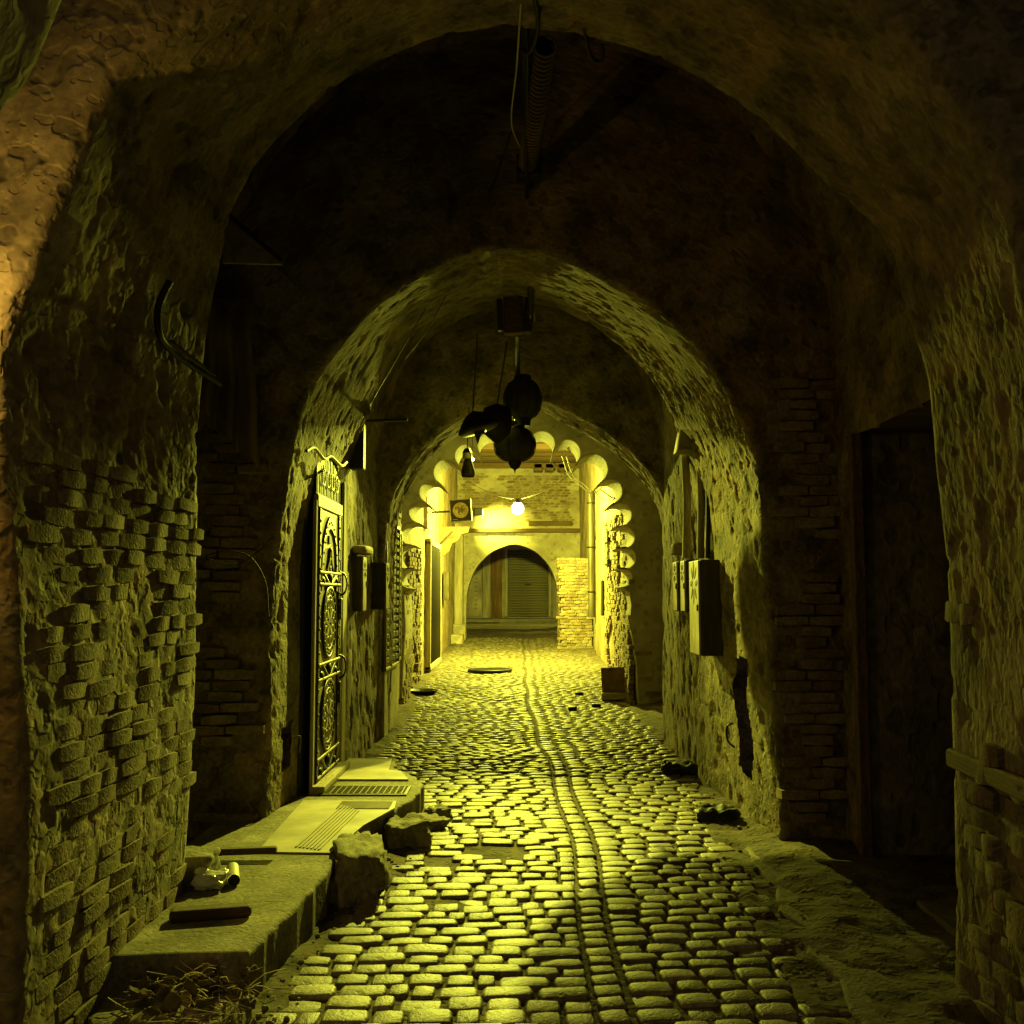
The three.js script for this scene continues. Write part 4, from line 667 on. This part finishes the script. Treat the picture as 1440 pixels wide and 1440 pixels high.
{
  const b = thing('leaning_board', 'brown board leaning on a pale block at the foot of the scalloped arch', 'board', null, V(1.36, floorY(14.6), -14.7)); part(b, 'board', rbox(.34, .36, .02, .004), M.cardboard, [0, .27, 0], [-.2, -.1, .03]); part(b, 'block', rbox(.36, .1, .2, .02), M.limewash, [0, .05, .02]); shadows(b);
  for (const [x, d, lab] of [[.9, 15.2, 'small dark stone lying just inside the scalloped arch'], [.72, 13.6, 'small dark stone on the paving in the middle before the scalloped arch'], [1.05, 13.9, 'small dark stone on the paving before the leaning brown board']]) loose('dark_stone', lab, 'stone', lumpy(.12, .05, .1, d, .3, 5), M.iron, x, floorY(d) + .02, d, null, 'loose stones by the scalloped arch');
  const mh = thing('manhole_cover', 'round ribbed manhole cover in the bright court paving', 'manhole', null, V(-.5, floorY(18.6) + .02, -18.6)); part(mh, 'cover', new THREE.CylinderGeometry(.36, .36, .03, 36), M.pipe); part(mh, 'rim', moved(new THREE.TorusGeometry(.38, .025, 8, 40), 0, .01, 0, Math.PI / 2), M.iron); for (let k = 0; k < 7; k++) part(mh, 'rib', box(.6 - Math.abs(k - 3) * .08, .012, .03), M.iron, [0, .02, -.24 + k * .08]); shadows(mh);
  // clutter on the step
  loose('short_plank', 'short thick plank lying on the near end of the step', 'plank', rbox(.34, .05, .09, .02), M.wood, -1.32, .215, 4.52, [0, .25, 0]);
  loose('long_stick', 'flat stick lying across the dark end of the step', 'stick', rbox(.5, .035, .05, .01), M.wood, -1.52, .23, 5.5, [0, .06, .02]);
  const pc = thing('cardboard_tube', 'short open cardboard tube on the step', 'tube', null, V(-1.38, .225, -5.08)); part(pc, 'tube', new THREE.CylinderGeometry(.03, .03, .17, 18, 1, true), M.litter, null, [Math.PI / 2 + .1, 0, -.3]); part(pc, 'mouth', new THREE.CylinderGeometry(.028, .028, .004, 18), M.black, [.025, -.008, .078], [Math.PI / 2 + .1, 0, -.3]); shadows(pc);
  loose('crumpled_plastic', 'crumpled clear plastic wrapper on the step beside the cardboard tube', 'wrapper', rag(.14, .07, .12, 13), mat([.75, .73, .66], { roughness: .2 }), -1.46, .23, 4.98);
  loose('rubble_chunk', 'rounded earth lump on the step behind the wrapper', 'rubble', lumpy(.3, .16, .25, 15, .3, 8), M.concretePlain, -1.62, .25, 5.1);
  const rs = rngOf(555), Q = (a, b) => a + (b - a) * rs(), st = [], lv = [];
  for (let k = 0; k < 150; k++) { const a = Q(0, 6.3), r = Math.sqrt(rs()) * .24, x = -1.22 + Math.cos(a) * r * 1.1, d = 3.95 + Math.sin(a) * r, y = .05 + (.24 - r) * Q(.1, .6), q = Q(0, 6.3), e = Q(-.3, .5), L = Q(.04, .16); st.push(tube([V(x, y, -d), V(x + Math.cos(q) * L * .5, y + e * L * .5 + .01, -d + Math.sin(q) * L * .5), V(x + Math.cos(q + .4) * L, y + e * L, -d + Math.sin(q + .4) * L)], Q(.0012, .0028), 4, 3)); }
  for (let k = 0; k < 40; k++) lv.push(moved(rag(Q(.03, .08), .02, Q(.03, .06), k + 20), -1.22 + Q(-.22, .22), Q(.04, .16), -3.95 + Q(-.2, .2), Q(-1, 1), Q(0, 6), Q(-1, 1)));
  const w = thing('weed_litter', 'clump of dry weeds and litter heaped at the near end of the step', 'litter heap'); const s1 = part(w, 'dry_stalks', merged(st), M.straw); s1.userData.kind = 'stuff'; const s2 = part(w, 'dead_leaves', merged(lv), M.cloth); s2.userData.kind = 'stuff'; part(w, 'paper_scrap', rag(.07, .02, .05, 61), M.litter, [-1.12, .07, -3.86], [.4, 0, .3]); part(w, 'soil_heap', lumpy(.55, .16, .5, 44, .25, 10), M.concretePlain, [-1.28, -.0, -3.95]); shadows(w);
  const cr = []; for (let k = 0; k < 420; k++) { const d = 3.4 + 6 * Math.pow(rs(), 1.3), side = rs() < .5, x = side ? leftX(d) - Q(-.05, .35) : rightX(d) + Q(-.1, .45); const s = Q(.006, .028); if (x < -1.0 && d > 4.05) continue; cr.push(moved(lumpy(s, s * .7, s, k, .4, 2), x, floorY(d) + swell(x, d) + .01, -d, Q(0, 6), Q(0, 6), 0)); }
  const crumbs = new THREE.Mesh(merged(cr), M.concretePlain); crumbs.name = 'gravel_crumbs'; crumbs.userData.kind = 'stuff'; tag(crumbs, 'loose gravel crumbs scattered along the edges of the paving', 'gravel'); scene.add(crumbs); shadows(crumbs);
  const k = thing('kerb_strip', 'worn concrete kerb strip along the foot of the wall by the dark doorway', 'kerb'); part(k, 'strip', uvm(slab([[1.3, 3.2], [1.72, 3.2], [1.7, 4.6], [1.66, 6.4], [1.42, 6.45], [1.36, 6.0], [1.4, 5.6], [1.3, 5.2], [1.36, 4.9], [1.28, 4.6], [1.34, 4.3], [1.26, 4.0], [1.3, 3.7]].map(p => [p[0] + R(-.02, .02), p[1]]), -.06, .026, .02), 1.2), M.concretePlain); shadows(k);
}
scene.traverse(o => { if (o.isMesh) { o.castShadow = true; o.receiveShadow = true; } });
renderer.render(scene, camera);
